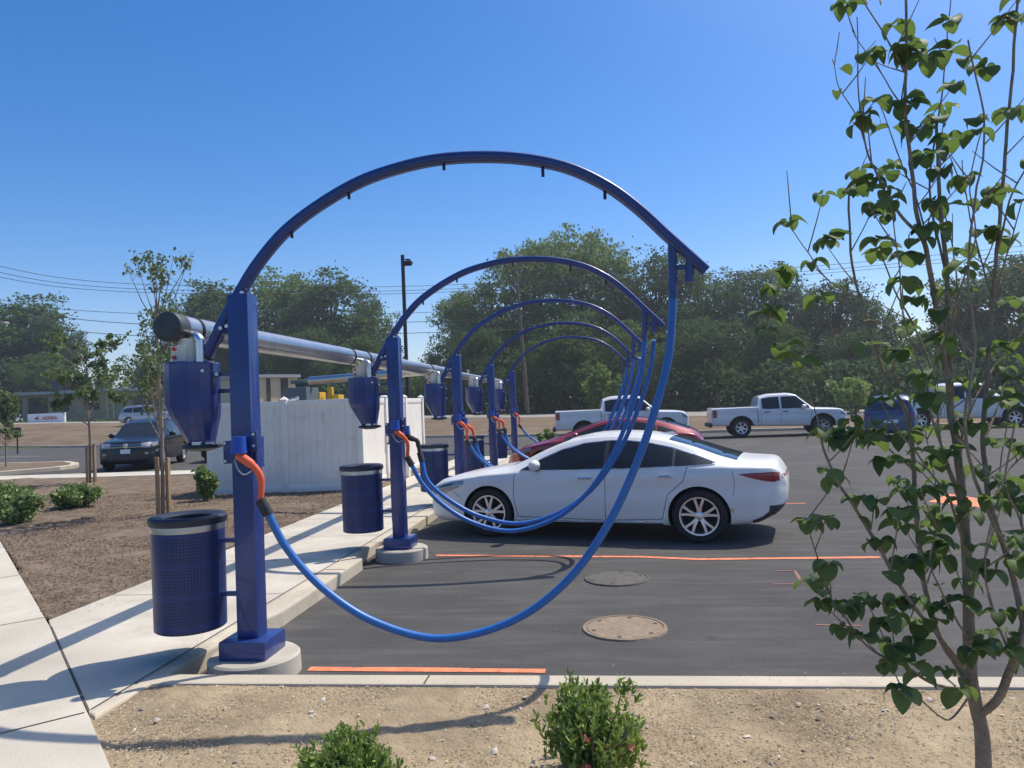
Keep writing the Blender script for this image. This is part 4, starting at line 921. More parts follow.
p = at(178, 420, 62.); place(b_, (p.x, 62, terr_z(p.x, 62)+.03), radians(180-6)); b_.rotation_euler = (0, 0, radians(180))
d_ = Car(dict(SED)); 
r = empty('sedan', (0, 0, 0), 'dark sedan mostly hidden behind the nearest separator, only its headlamp catching light', 'car'); d_.body([M['car_navy']], r)
d_.side('headlight', [(.16, .655, .66), (.24, .64, .70), (.36, .655, .735), (.5, .69, .762), (.63, .745, .77)], M['lamp'], r); d_.topp('windscreen', [(1.42, .66), (1.8, .60), (2.34, .50)], M['glass'], r)
d_.side('side_window', [(1.60, .935, .945), (2.1, .945, 1.175), (2.7, .955, 1.325), (3.3, .97, 1.305), (4.03, 1.008, 1.03)], M['glass'], r)
for wx in SED['wheels']:
    for sd in (-1, 1): wheel(r, wx, sd*.79, .345, .225, .235, sd)
p = G(212, 464); q = math.atan2(p.y, p.x); place(r, (p.x, p.y+.6, 0), q-radians(20))

# ------------------------------------------------------------------ far buildings, signs, poles
def text_mesh(name, s_, size, m_, parent, loc, ext=.01, rz=0):
    cu = bpy.data.curves.new('t', 'FONT'); cu.body = s_; cu.size = size; cu.extrude = ext; cu.align_x = 'CENTER'; cu.align_y = 'CENTER'; cu.offset = size*.02
    to = bpy.data.objects.new('t', cu); COL.objects.link(to); bpy.context.view_layer.update()
    me = bpy.data.meshes.new_from_object(to.evaluated_get(bpy.context.evaluated_depsgraph_get())); bpy.data.objects.remove(to)
    me.transform(Matrix.Rotation(pi/2, 4, 'X')); me.materials.clear(); me.materials.append(m_)
    o = bpy.data.objects.new(name, me); COL.objects.link(o); o.parent = parent; o.location = loc; return o
def azpos(px, py, Y): return at(px, py, Y)
YB = 84.
pl = at(14, 423, YB); pr = at(200, 420, YB); zb_ = pl.z
bl = empty('low_building', (pl.x, YB, zb_), 'long low beige building with a flat grey roof edge behind the left saplings', 'building')
wd = pr.x-pl.x; hh = at(60, 394, YB).z-zb_
mb = MB(); mb.box((.4, .9, -1.5), (wd-.4, 12, hh)); mb.build('wall', M['beige'], bl)
mb = MB(); mb.box((0, 0, hh), (wd, 13, hh+.35)); mb.build('roof', M['roofgrey'], bl, bevel=.03)
mb = MB(); mb.box((1.2, .86, .2), (3.8, .93, hh-.3)); mb.box((4.6, .86, 1.2), (6.6, .93, hh-.6)); mb.box((8.6, .86, 1.2), (10.6, .93, hh-.6)); mb.box((15.0, .86, .9), (18., .93, hh-.5)); mb.build('window', M['glass'], bl)
mb = MB(); mb.box((11.6, .82, .0), (11.8, 1.0, hh)); mb.box((12.4, .82, .0), (12.6, 1.0, hh)); mb.build('entrance_post', M['tan'], bl)
# sign on the roof
q = at(50, 384, YB); q2 = at(88, 384, YB); sg = empty('roof_sign', ((q.x+q2.x)/2, YB+.4, zb_+hh+.35), 'dark navy sign with white lettering standing on the low building roof', 'sign')
sw2 = (q2.x-q.x); mb = MB(); mb.box((-sw2/2, 0, .25), (sw2/2, .15, 1.55)); mb.build('sign_board', M['signnavy'], sg); mb = MB(); mb.box((-sw2*.4, .03, 0), (-sw2*.4+.1, .12, .3)); mb.box((sw2*.4-.1, .03, 0), (sw2*.4, .12, .3)); mb.build('sign_leg', M['darkmetal'], sg)
text_mesh('lettering', 'POLARIS', .82, M['signwhite'], sg, (.55, -.03, .92))
# red lettered sign board in front
q = at(27.5, 418, 73); q2 = at(64.5, 418, 73); zs = terr_z((q.x+q2.x)/2, 73)
zb1 = at(46, 423, 73).z; sb = empty('dealer_sign', ((q.x+q2.x)/2, 73, zb1), 'low white dealer sign board with red lettering on the grass at the left', 'sign')
sw2 = q2.x-q.x; mb = MB(); mb.box((-sw2/2, 0, -.1), (sw2/2, .25, 1.0)); mb.build('sign_board', M['signwhite'], sb, bevel=.02)
text_mesh('lettering', 'HONDA', .46, M['signred'], sb, (.45, -.03, .5))
mb = MB()
for k in range(4): mb.tube([(-1.25, -.03, .45+.03*k), (-.85+.0*k, -.03, .40+.10*k)], .035, 6)
mb.build('wing_emblem', M['signred'], sb)
# tan building
q = at(240, 400, 46); ang = radians(52); kx_ = (297-0.)
d2 = ray(298, 400); tt = (q.y*d2[0]/d2[1]-q.x)/(cos(ang)-sin(ang)*d2[0]/d2[1]); ht = at(265, 377, 46+sin(ang)*tt*.5).z+.15
bt = empty('tan_building', (q.x, q.y, 0.25), 'tan rendered building seen above the white fence between the blue post and the grey machine', 'building', rz=ang)
wd = tt; mb = MB(); mb.box((0, 0, -.8), (wd, 8, ht-.45)); mb.build('wall', M['tan'], bt); mb = MB(); mb.box((-.15, -.2, ht-.45), (wd+.15, 8.2, ht-.25)); mb.build('roof', M['roofgrey'], bt)
mb = MB(); mb.box((.3, -.06, 0), (1.2, -.002, ht-.55)); mb.box((wd*.45, -.06, 0), (wd*.45+.25, -.002, ht-.5)); mb.box((wd*.7, -.06, 0), (wd*.7+.5, -.002, ht-.5)); mb.build('shutter', M['trimbrown'], bt)

# parking lot light
def lot_light(px, ytop, ybase, Y, label, head=1):
    t = at(px, ytop, Y); r = empty('lot_light', (t.x, t.y, terr_z(t.x, t.y)), label, 'street lamp', 'lot lights'); h = t.z-terr_z(t.x, t.y)
    mb = MB(); mb.tube([(0, 0, 0), (0, 0, h)], .095, 4, ph=pi/4, up=(1, 0, 0)); mb.build('pole', M['darkmetal'], r, smooth=0)
    mb = MB(); mb.box((-.25, -.25, 0), (.25, .25, .5)); mb.build('base', M['kerb'], r, bevel=.03)
    mb = MB(); mb.box((.05, -.16, h-.42), (.42*head, .16, h-.30)); mb.box((.06, -.05, h-.50), (.40*head, .05, h-.42)); mb.box((.12, -.15, h-.24), (.34, .15, h-.21)); mb.build('lamp_head', M['darkmetal'], r, bevel=.012); return r
lot_light(402.5, 255, 400, 33, 'dark square lot light pole rising above the duct with its head to the right')
q = at(-14, 322, 30); r = empty('lot_light', (q.x, q.y, 0), 'lot light whose pale lamp arm reaches in from the left edge', 'street lamp', 'lot lights'); 
mb = MB(); mb.tube([(0, 0, 0), (0, 0, q.z)], .1, 10); mb.build('pole', M['darkmetal'], r); mb = MB(); mb.box((.05, -.14, q.z-.12), (1.0, .14, q.z-.04)); mb.build('lamp_head', M['roofgrey'], r, bevel=.02)
# utility poles and cables
def upole(px, ytop, ybase, Y, label):
    a = at(px[0], ytop, Y); b = at(px[1], ybase, Y); zb2 = terr_z(b.x, b.y)-.3
    r = empty('utility_pole', (b.x, b.y, zb2), label, 'utility pole', 'utility poles along the road'); d = Vector((a.x-b.x, 0, a.z-zb2))
    mb = MB(); mb.tube([(0, 0, 0), d*.5, d], [.18, .15, .11], 12); mb.build('pole', M['pole'], r)
    mb = MB(); c = d*.965; mb.box((c.x-.06, -1.1, c.z-.06), (c.x+.06, 1.1, c.z+.06)); mb.build('crossarm', M['pole'], r)
    mb = MB(); e = d*.88; mb.tube(catmull([e, e+Vector((-.2, -.6, .5)), e+Vector((-.3, -1.4, .7)), e+Vector((-.3, -1.9, .55))], 4), .04, 8); mb.build('lamp_arm', M['steel'], r)
    return r
upole((516, 528), 268, 416, 64, 'leaning wooden utility pole in front of the trees behind the blue arches')
upole((-150, -145), 225, 440, 46, 'wooden utility pole at the far left carrying the cables') if False else None
CBL = ['lowest of the three upper cables', 'middle one of the three upper cables', 'highest of the three upper cables', 'upper of the three lower cables', 'middle one of the three lower cables', 'lowest overhead cable of all']
for ci, (dz, dy) in enumerate(((0, 0), (.32, .5), (.75, 1.0), (-1.6, .2), (-2.5, .3), (-3.4, .5))):
    P = [(-160, 232, 42), (0, 277, 48), (110, 291, 53), (250, 294, 57), (385, 294, 60.5), (519, 289, 64), (650, 284, 62), (800, 275, 60), (950, 262, 58), (1120, 244, 56)]
    if dz < -2: P = [(-160, 232, 42), (0, 271, 48), (110, 289, 53), (250, 294, 57), (385, 292, 60.5), (519, 289, 64), (650, 286, 62), (800, 280, 60), (950, 270, 58), (1120, 258, 56)]
    if dz < -1: P = P[:6]
    Q = [at(*t)+Vector((0, dy, dz)) for t in P]; mb = MB(); mb.tube(catmull(Q, 10), .020 if dz > -2 else .026, 5)
    o = mb.build('overhead_cable', M['wire'], smooth=60); tag(o, CBL[ci]+', strung along the far road', 'cable', 'overhead cables')
# guard rail by the road at the right
g0 = at(838, 418, 46); gr = empty('guard_rail', (g0.x-1, 46, .14), 'low dark rail with posts along the road behind the pickups at the right', 'guard rail')
mb = MB(); mb.box((0, -.03, .62), (26, .03, .70)); mb.box((0, -.03, .30), (26, .03, .36)); mb.build('rail', M['darkmetal'], gr)
for k in range(14): mb = MB(); mb.box((k*2-.04, -.05, -.1), (k*2+.04, .05, .78)); mb.build('rail_post', M['darkmetal'], gr)
# small dark post box at the left
q = G(18, 447, .12); q = at(17.5, 446, 40); pb = empty('meter_post', (q.x, 40, 0), 'small dark post with a box on top beside the left sapling', 'post')
mb = MB(); mb.tube([(0, 0, 0), (0, 0, 1.1)], .04, 8); mb.build('post', M['darkmetal'], pb); mb = MB(); mb.box((-.18, -.1, 1.0), (.18, .1, 1.55)); mb.build('box', M['darkmetal'], pb, bevel=.02)
# white bollard by the gate
q = G(424, 462, ZW); bo = MB(); bo.lathe([(0, 1.02), (.10, 1.02), (.115, 1.0), (.115, .96), (.095, .95), (.095, 0)], n=20); o = bo.build('bollard', M['vinyl']); o.location = (-4.95, 18.2, ZW); tag(o, 'white capped bollard standing between the gate and the third trash can', 'bollard')

# ------------------------------------------------------------------ vegetation
def rot_cloud(n_, tilt=1.0):
    """n random orthonormal frames"""
    a = rng.normal(size=(n_, 3)); a[:, 2] = np.abs(a[:, 2])*tilt; nz = a/np.linalg.norm(a, axis=1)[:, None]
    t = rng.normal(size=(n_, 3)); u = np.cross(nz, t); u /= np.linalg.norm(u, axis=1)[:, None]; v = np.cross(nz, u); return u, v, nz
CARD = np.array([(-.5, 0, 0), (-.15, .32, .06), (.5, 0, 0), (-.1, -.34, .05)])
def leafcloud(name, pts, size, m_, parent, jit=.35, tmpl=CARD, faces=((0, 3, 2, 1),)):
    P = np.asarray(pts); n_ = len(P); u, v, nz = rot_cloud(n_); s = (size*(1+rng.uniform(-jit, jit, n_)))[:, None]
    V = np.stack([P+(u*t[0]+v*t[1]+nz*t[2])*s for t in tmpl], 1).reshape(-1, 3)
    k = len(tmpl); Fc = (np.array(faces)[None]+np.arange(n_)[:, None, None]*k).reshape(-1, len(faces[0]))
    return raw(name, V, Fc, m_, parent)
def wood_tree(h, wd, nlobe, nclump, nleaf, leaf, m_, seed, low=.06, group=None, name='deciduous_tree'):
    """tall tree: trunk, limbs and a crown of irregular lobes built from leaf clumps"""
    r_ = np.random.default_rng(seed); root = empty(name, (0, 0, 0), None, 'tree', group)
    lobes = [(0, 0, h*.70, h*.25), (0, 0, h*.42, h*.30), (0, 0, h*.2, h*.24)]
    for k in range(nlobe):
        a = r_.uniform(0, 2*pi); z = h*r_.uniform(.22, .86); q = wd*.5*(1-.55*max(0, z/h-.45)/.5)*r_.uniform(.45, .85); lobes.append((q*cos(a), q*sin(a), z, h*r_.uniform(.09, .17)))
    lobes.append((r_.normal()*.4, r_.normal()*.4, h*.90, h*.085)); L_ = np.array(lobes); wt = L_[:, 3]**2; wt /= wt.sum(); C_ = []
    for i in range(nclump):
        l = L_[r_.choice(len(L_), p=wt)]; d = r_.normal(size=3); d /= np.linalg.norm(d); q = l[3]*r_.uniform(.55, 1.08); p = l[:3]+d*q*np.array([1.1, 1.1, .9])
        if p[2] > h*low: C_.append(p)
    C_ = np.array(C_); mb = MB(); mb.tube([(0, 0, -.4), (.1, .05, h*.25), (-.1, .1, h*.5), (0, 0, h*.8)], [h*.020, h*.016, h*.010, h*.003], 8)
    for c in C_[::7]:
        z0 = max(h*.12, c[2]*.62); mb.tube([(0, 0, z0), (c[0]*.5, c[1]*.5, (z0+c[2])/2+.2), tuple(c)], [h*.006, h*.004, h*.0015], 5)
    mb.build('trunk', M['barkd'], root, smooth=60)
    P = []
    for c in C_:
        rr = h*r_.uniform(.022, .05); P.append(c+r_.normal(size=(nleaf, 3))*rr*np.array([.8, .8, .45]))
    leafcloud('crown', np.concatenate(P), leaf, m_, root); return root
WG = 'trees of the wood behind the road'
protos = []
for i, (mm, wdr, leaf, low) in enumerate([('woods1', .80, .42, .04), ('woods2', .66, .38, .05), ('woods3', .84, .40, .04), ('woods4', .74, .36, .05)]):
    protos.append(wood_tree(20, 20*wdr, 13, 560, 34, leaf, M[mm], 11+i, low=low, group=WG))
used = [False]*4
def put_tree(px, ytop, Y, kind, wscale=1., label=''):
    t = at(px, ytop, Y); z0 = terr_z(t.x, t.y)-.1; h = t.z-z0; o = protos[kind] if not used[kind] else copy_tree(protos[kind]); used[kind] = True
    o.location = (t.x, t.y, z0); s_ = h/20/.97; o.scale = (s_*wscale, s_*wscale, s_); o.rotation_euler = (0, 0, random.uniform(0, 6.28)); o['label'] = label; return o
# px, top y, distance, kind, width
TR = [(8, 298, 100, 0, 1.5, 'broad dark tree at the far left edge of the wood'), (56, 318, 98, 2, .8, 'rounded dark tree just right of the far left broad one'), (104, 372, 96, 1, .7, 'low pale tree in the dip behind the taller sapling'),
      (146, 352, 104, 3, .7, 'mid green tree right behind the tall bare topped sapling'), (196, 293, 98, 2, .85, 'tree directly behind the dark duct end cap'), (232, 284, 96, 0, 1.2, 'round topped tree behind the nearest blue post'), (282, 274, 97, 1, 1.1, 'pale round tree left of the lot light, second from the pole'), (330, 277, 95, 0, 1.2, 'broad tree behind the second separator'), (370, 294, 98, 3, .75, 'smaller tree just left of the lot light pole'),
      (416, 368, 104, 2, .6, 'low tree in the gap right of the lot light pole'), (458, 290, 86, 1, .8, 'pale tree inside the second arch at its left'), (490, 276, 84, 3, 1.0, 'tree left of the leaning utility pole'), (532, 238, 86, 1, .85, 'tall pale tree, highest left peak behind the arches'), (578, 233, 84, 1, .95, 'tall pale tree forming the highest peak inside the big arch'), (612, 268, 82, 0, .8, 'narrow dark tree right below the highest peak'),
      (655, 255, 80, 2, 1.0, 'dark round tree behind the free end of the nearest arch'), (700, 268, 82, 3, .9, 'dark tree just right of the nearest arch tip'), (745, 268, 80, 2, 1.0, 'dark tree above the cab of the lone white pickup'), (790, 285, 79, 0, .9, 'dark tree left of the outermost dogwood twig'), (835, 283, 76, 2, 1.1, 'dark tree behind the left boughs of the leafy young tree'), (872, 300, 76, 3, .8, 'lower dark tree seen through the middle of the leafy young tree'), (922, 330, 80, 1, .7, 'pale low tree in the sky gap of the leafy young tree'),
      (975, 278, 70, 0, 1.2, 'dark tree behind the right boughs of the leafy young tree'), (1030, 250, 66, 2, 1.3, 'tall dark tree at the right edge of the picture'), (1110, 235, 66, 1, 1.3, 'pale tree beyond the right edge of the picture'),
      (470, 330, 72, 2, 1.1, 'lower dark tree in front, left of the leaning pole'), (560, 315, 70, 0, 1.3, 'lower dark tree in front, behind the third arch'), (630, 320, 70, 3, 1.2, 'lower tree in front, behind the bundle of hanging hoses'), (705, 318, 69, 2, 1.3, 'lower dark tree in front, between the two far white pickups'), (775, 322, 68, 0, 1.2, 'lower dark tree in front, behind the lone white pickup'), (850, 330, 66, 2, 1.2, 'lower dark tree in front, behind the blue small car'), (920, 338, 64, 0, 1.2, 'lower dark tree in front, left half of the leafy young tree'), (995, 325, 62, 2, 1.2, 'lower dark tree in front, right half of the leafy young tree'),
      (300, 330, 80, 2, 1.2, 'lower dark tree in front, above the white fence'), (215, 335, 92, 3, 1.2, 'lower tree in front, behind the nearest separator'), (365, 335, 78, 0, 1.2, 'lower dark tree in front, behind the second post'), (415, 374, 74, 3, .8, 'lowest tree in front, behind the gates'), (-60, 290, 96, 2, 1.4, 'dark tree beyond the left edge of the picture'), (40, 352, 92, 3, 1.3, 'lower tree behind the roof sign of the low building'), (150, 368, 93, 0, 1.2, 'low tree behind the low beige building roof')]
for a in TR: put_tree(a[0], a[1], a[2], a[3], a[4], a[5])
# dark undergrowth under the wood
P = []
for i in range(52000):
    a = rng.uniform(-1.0, 1.05); bk = -.72 < a < -.37
    e = edge_r(a)+(30 if bk else 10)+rng.uniform(0, 8); hgt = (6.5 if bk else 3.6)*(1+.5*noise.noise(Vector((a*26, 0, 0)))); zz = rng.uniform(0, 1)*hgt
    x, y = e*sin(a), e*cos(a); P.append((x, y, terr_z(x, y)+zz))
o = leafcloud('undergrowth', P, .42, M['woods3'], None); tag(o, 'dark leafy undergrowth filling the foot of the wood along the road', 'undergrowth', kind='stuff')
# a small lit shrub tree at the wood edge
def bush(name, loc, rad, h, n_, leaf, m_, label, cat, group=None, flower=0, tmpl=CARD, stems=9, seed=1, flat=1., upright=False):
    r_ = np.random.default_rng(seed); root = empty(name, loc, label, cat, group); mb = MB(); T_ = []
    for k in range(stems):
        a = r_.uniform(0, 2*pi); q = rad*r_.uniform(.15, .85); zt = h*r_.uniform(.55, 1.)*(1-.35*(q/rad)**2)
        p0 = Vector((q*.15*cos(a), q*.15*sin(a), -.02)); p1 = Vector((q*.6*cos(a), q*.6*sin(a), zt*.5)); p2 = Vector((q*cos(a), q*sin(a), zt)); mb.tube([p0, p1, p2], [.006, .005, .002] if rad < .6 else [.02, .015, .006], 5); T_ += [(p0, p1, p2)]
    mb.build('stems', M['bark'], root, smooth=60)
    P = []; D = []
    for i in range(n_):
        a, b, c = T_[r_.integers(stems)]; t = r_.uniform(.15, 1)**.7; p = a.lerp(b, t*2) if t < .5 else b.lerp(c, t*2-1)
        d = r_.normal(size=3); d /= np.linalg.norm(d); q = rad*r_.uniform(.05, .42)*(1-.3*t); P.append((p.x+d[0]*q, p.y+d[1]*q, max(.01, p.z+d[2]*q*.7)))
    P = np.array(P)
    if upright:
        cl_ = P[r_.integers(len(P), size=len(P)//7)]; QP = []; QD = []
        for c in cl_:
            ax = np.array([c[0]*.8, c[1]*.8, .5+.3*r_.uniform()])+r_.normal(size=3)*.12; ax /= np.linalg.norm(ax)
            for k in range(9):
                d = r_.normal(size=3)*.55+ax; d /= np.linalg.norm(d); QP.append(c+ax*leaf*r_.uniform(-.6, .6)); QD.append(d)
        QP, QD = np.array(QP), np.array(QD); sd = np.cross(QD, r_.normal(size=QD.shape)); sd /= np.linalg.norm(sd, axis=1)[:, None]; nn = np.cross(QD, sd)
        s = (leaf*r_.uniform(.65, 1.2, len(QP)))[:, None]; tm = [(0, 0, 0), (.35, .17, .04), (.75, .14, .04), (1, 0, -.03), (.75, -.14, .04), (.35, -.17, .04), (.5, 0, 0)]
        V = np.stack([QP+(QD*t[0]+sd*t[1]+nn*t[2])*s for t in tm], 1).reshape(-1, 3); fb = np.array([(0, 1, 6, 6), (1, 2, 6, 6), (2, 3, 6, 6), (3, 4, 6, 6), (4, 5, 6, 6), (5, 0, 6, 6)])[:, :3]
        Fc = (fb[None]+np.arange(len(QP))[:, None, None]*7).reshape(-1, 3); raw('foliage', V, Fc, m_, root)
    else: leafcloud('foliage', P, leaf, m_, root)
    if flower:
        Fp = P[np.argsort(P[:, 2]-P[:, 1]*2+r_.uniform(-.2, .2, len(P)))[-len(P)//2:]]; Fp = Fp[r_.integers(len(Fp), size=flower)]; F2 = np.concatenate([Fp+r_.normal(size=Fp.shape)*.008 for _ in range(6)]); leafcloud('blooms', F2, .028, M['flower'], root)
    return root
t = at(852, 398, 52); bush('small_tree', (t.x, 52, terr_z(t.x, 52)), 1.6, 3.0, 1500, .28, M['azalea'], 'small sunlit yellow green tree before the dark wood, left of the blue small car', 'tree', seed=5)
t = at(600, 400, 56); bush('small_tree', (t.x, 56, terr_z(t.x, 56)), 1.8, 4.2, 1500, .3, M['woods2'], 'small pale tree at the foot of the wood behind the hanging hoses', 'tree', seed=6)
t = G(547, 449, .15); bush('conifer_shrub', (t.x, t.y, .15), .35, .75, 500, .14, M['bedshrub'], 'small spiky green shrub on the island beyond the red car', 'shrub', seed=7)
# foreground shrubs
t = G(590, 782, .1); bush('flowering_shrub', (t.x+.0, t.y, .1), .34, .46, 5200, .036, M['azalea'], 'bushy green shrub with pink blooms at the bottom centre', 'shrub', 'low shrubs planted in the foreground soil', flower=16, stems=36, seed=21, upright=True)
t = G(352, 797, .1); bush('low_shrub', (t.x, t.y, .1), .27, .28, 7500, .030, M['azalea'], 'low rounded green shrub without blooms at the bottom, left of the flowering one', 'shrub', 'low shrubs planted in the foreground soil', stems=70, seed=22, upright=True)
# bed shrubs
for i, (px, py, rd, hh_, lb) in enumerate([(76, 508, .62, .50, 'round green shrub in the mulch bed below the first stake'), (18, 524, .55, .62, 'green shrub at the left edge of the mulch bed, front one of the pair'), (6, 508, .6, .6, 'green shrub cut by the left picture edge behind the front one'), (205, 501, .36, .82, 'upright green shrub at the left corner of the white fence')]):
    t = G(px, py, .12); bush('bed_shrub', (t.x, t.y, .12), rd*.85, hh_*.92, 2600, .075, M['bedshrub'], lb, 'shrub', 'shrubs in the mulch bed', stems=24, seed=31+i)

# saplings with stakes
def sapling(loc, h, wd, nleaf, label, seed, bare=.45, leaf=.07, splay=1.):
    r_ = np.random.default_rng(seed); root = empty('sapling', loc, label, 'tree', 'staked saplings in the beds'); mb = MB(); tips = []
    mb.tube([(0, 0, -.05), (.02, .01, h*.3), (-.02, .02, h*.6), (.0, 0, h*.93)], [.035, .03, .018, .004], 8)
    for k in range(34):
        z = h*(bare*.75+(.82-bare*.75)*r_.uniform(0, .9)); a = r_.uniform(0, 2*pi); q = wd*r_.uniform(.3, 1); up = h*r_.uniform(.14, .34)
        p0 = Vector((0, 0, z)); p1 = Vector((q*.5*cos(a), q*.5*sin(a), z+up*.4)); p2 = Vector((q*cos(a), q*sin(a), min(h, z+up))); mb.tube([p0, p1, p2], [.011, .008, .003], 5); tips.append((p0, p1, p2))
        for j in range(2):
            b_ = p1.lerp(p2, r_.uniform(0, .8)); e_ = b_+Vector((r_.normal()*.12, r_.normal()*.12, .12+.15*r_.uniform()))*wd; mb.tube([b_, e_], [.005, .002], 4); tips.append((b_, b_.lerp(e_, .5), e_))
    mb.build('trunk', M['bark'], root, smooth=60); P = []
    for i in range(nleaf//6):
        a, b, c = tips[r_.integers(len(tips))]; t = r_.uniform(.3, 1); p = b.lerp(c, t)
        for j in range(6): P.append((p.x+r_.normal()*.05, p.y+r_.normal()*.05, p.z+r_.normal()*.05))
    leafcloud('crown', P, leaf, M['sapleaf'], root); return root
def stakes(loc, hs, label):
    for i, (dx, dy, h) in enumerate(hs):
        mb = MB(); mb.box((-.032, -.032, -.1), (.032, .032, h)); o = mb.build('stake', M['stake'], bevel=.004); o.location = (loc[0]+dx, loc[1]+dy, .12); o.rotation_euler = (0, 0, .4+i); tag(o, label[i], 'stake', 'wooden stakes beside the saplings')
l1 = G(163, 515, .12); h1 = at(160, 247, l1.y).z-.12
sapling(l1, h1, .92, 2200, 'tall thin sapling with sparse pale leaves behind the nearest trash can', 51, .36, .07)
stakes(l1, [(-.03, -.09, 1.02), (.10, .02, 1.0)], ['left one of the two wooden stakes at the tall sapling', 'right one of the two wooden stakes at the tall sapling'])
l2 = G(90, 483, .12); h2 = at(84, 335, l2.y).z-.12
sapling(l2, h2, 1.15, 2300, 'fuller leafy sapling between the two shrub groups in front of the beige building', 52, .50, .12)
stakes(l2, [(.0, -.1, 1.0), (.12, .04, 1.05)], ['left one of the two wooden stakes at the fuller sapling', 'right one of the two wooden stakes at the fuller sapling'])
l3 = G(6, 467, .14); h3 = at(0, 385, l3.y).z-.12
sapling(l3, h3, 1.0, 2600, 'short leafy sapling on the traffic island at the left edge', 53, .3, .12)

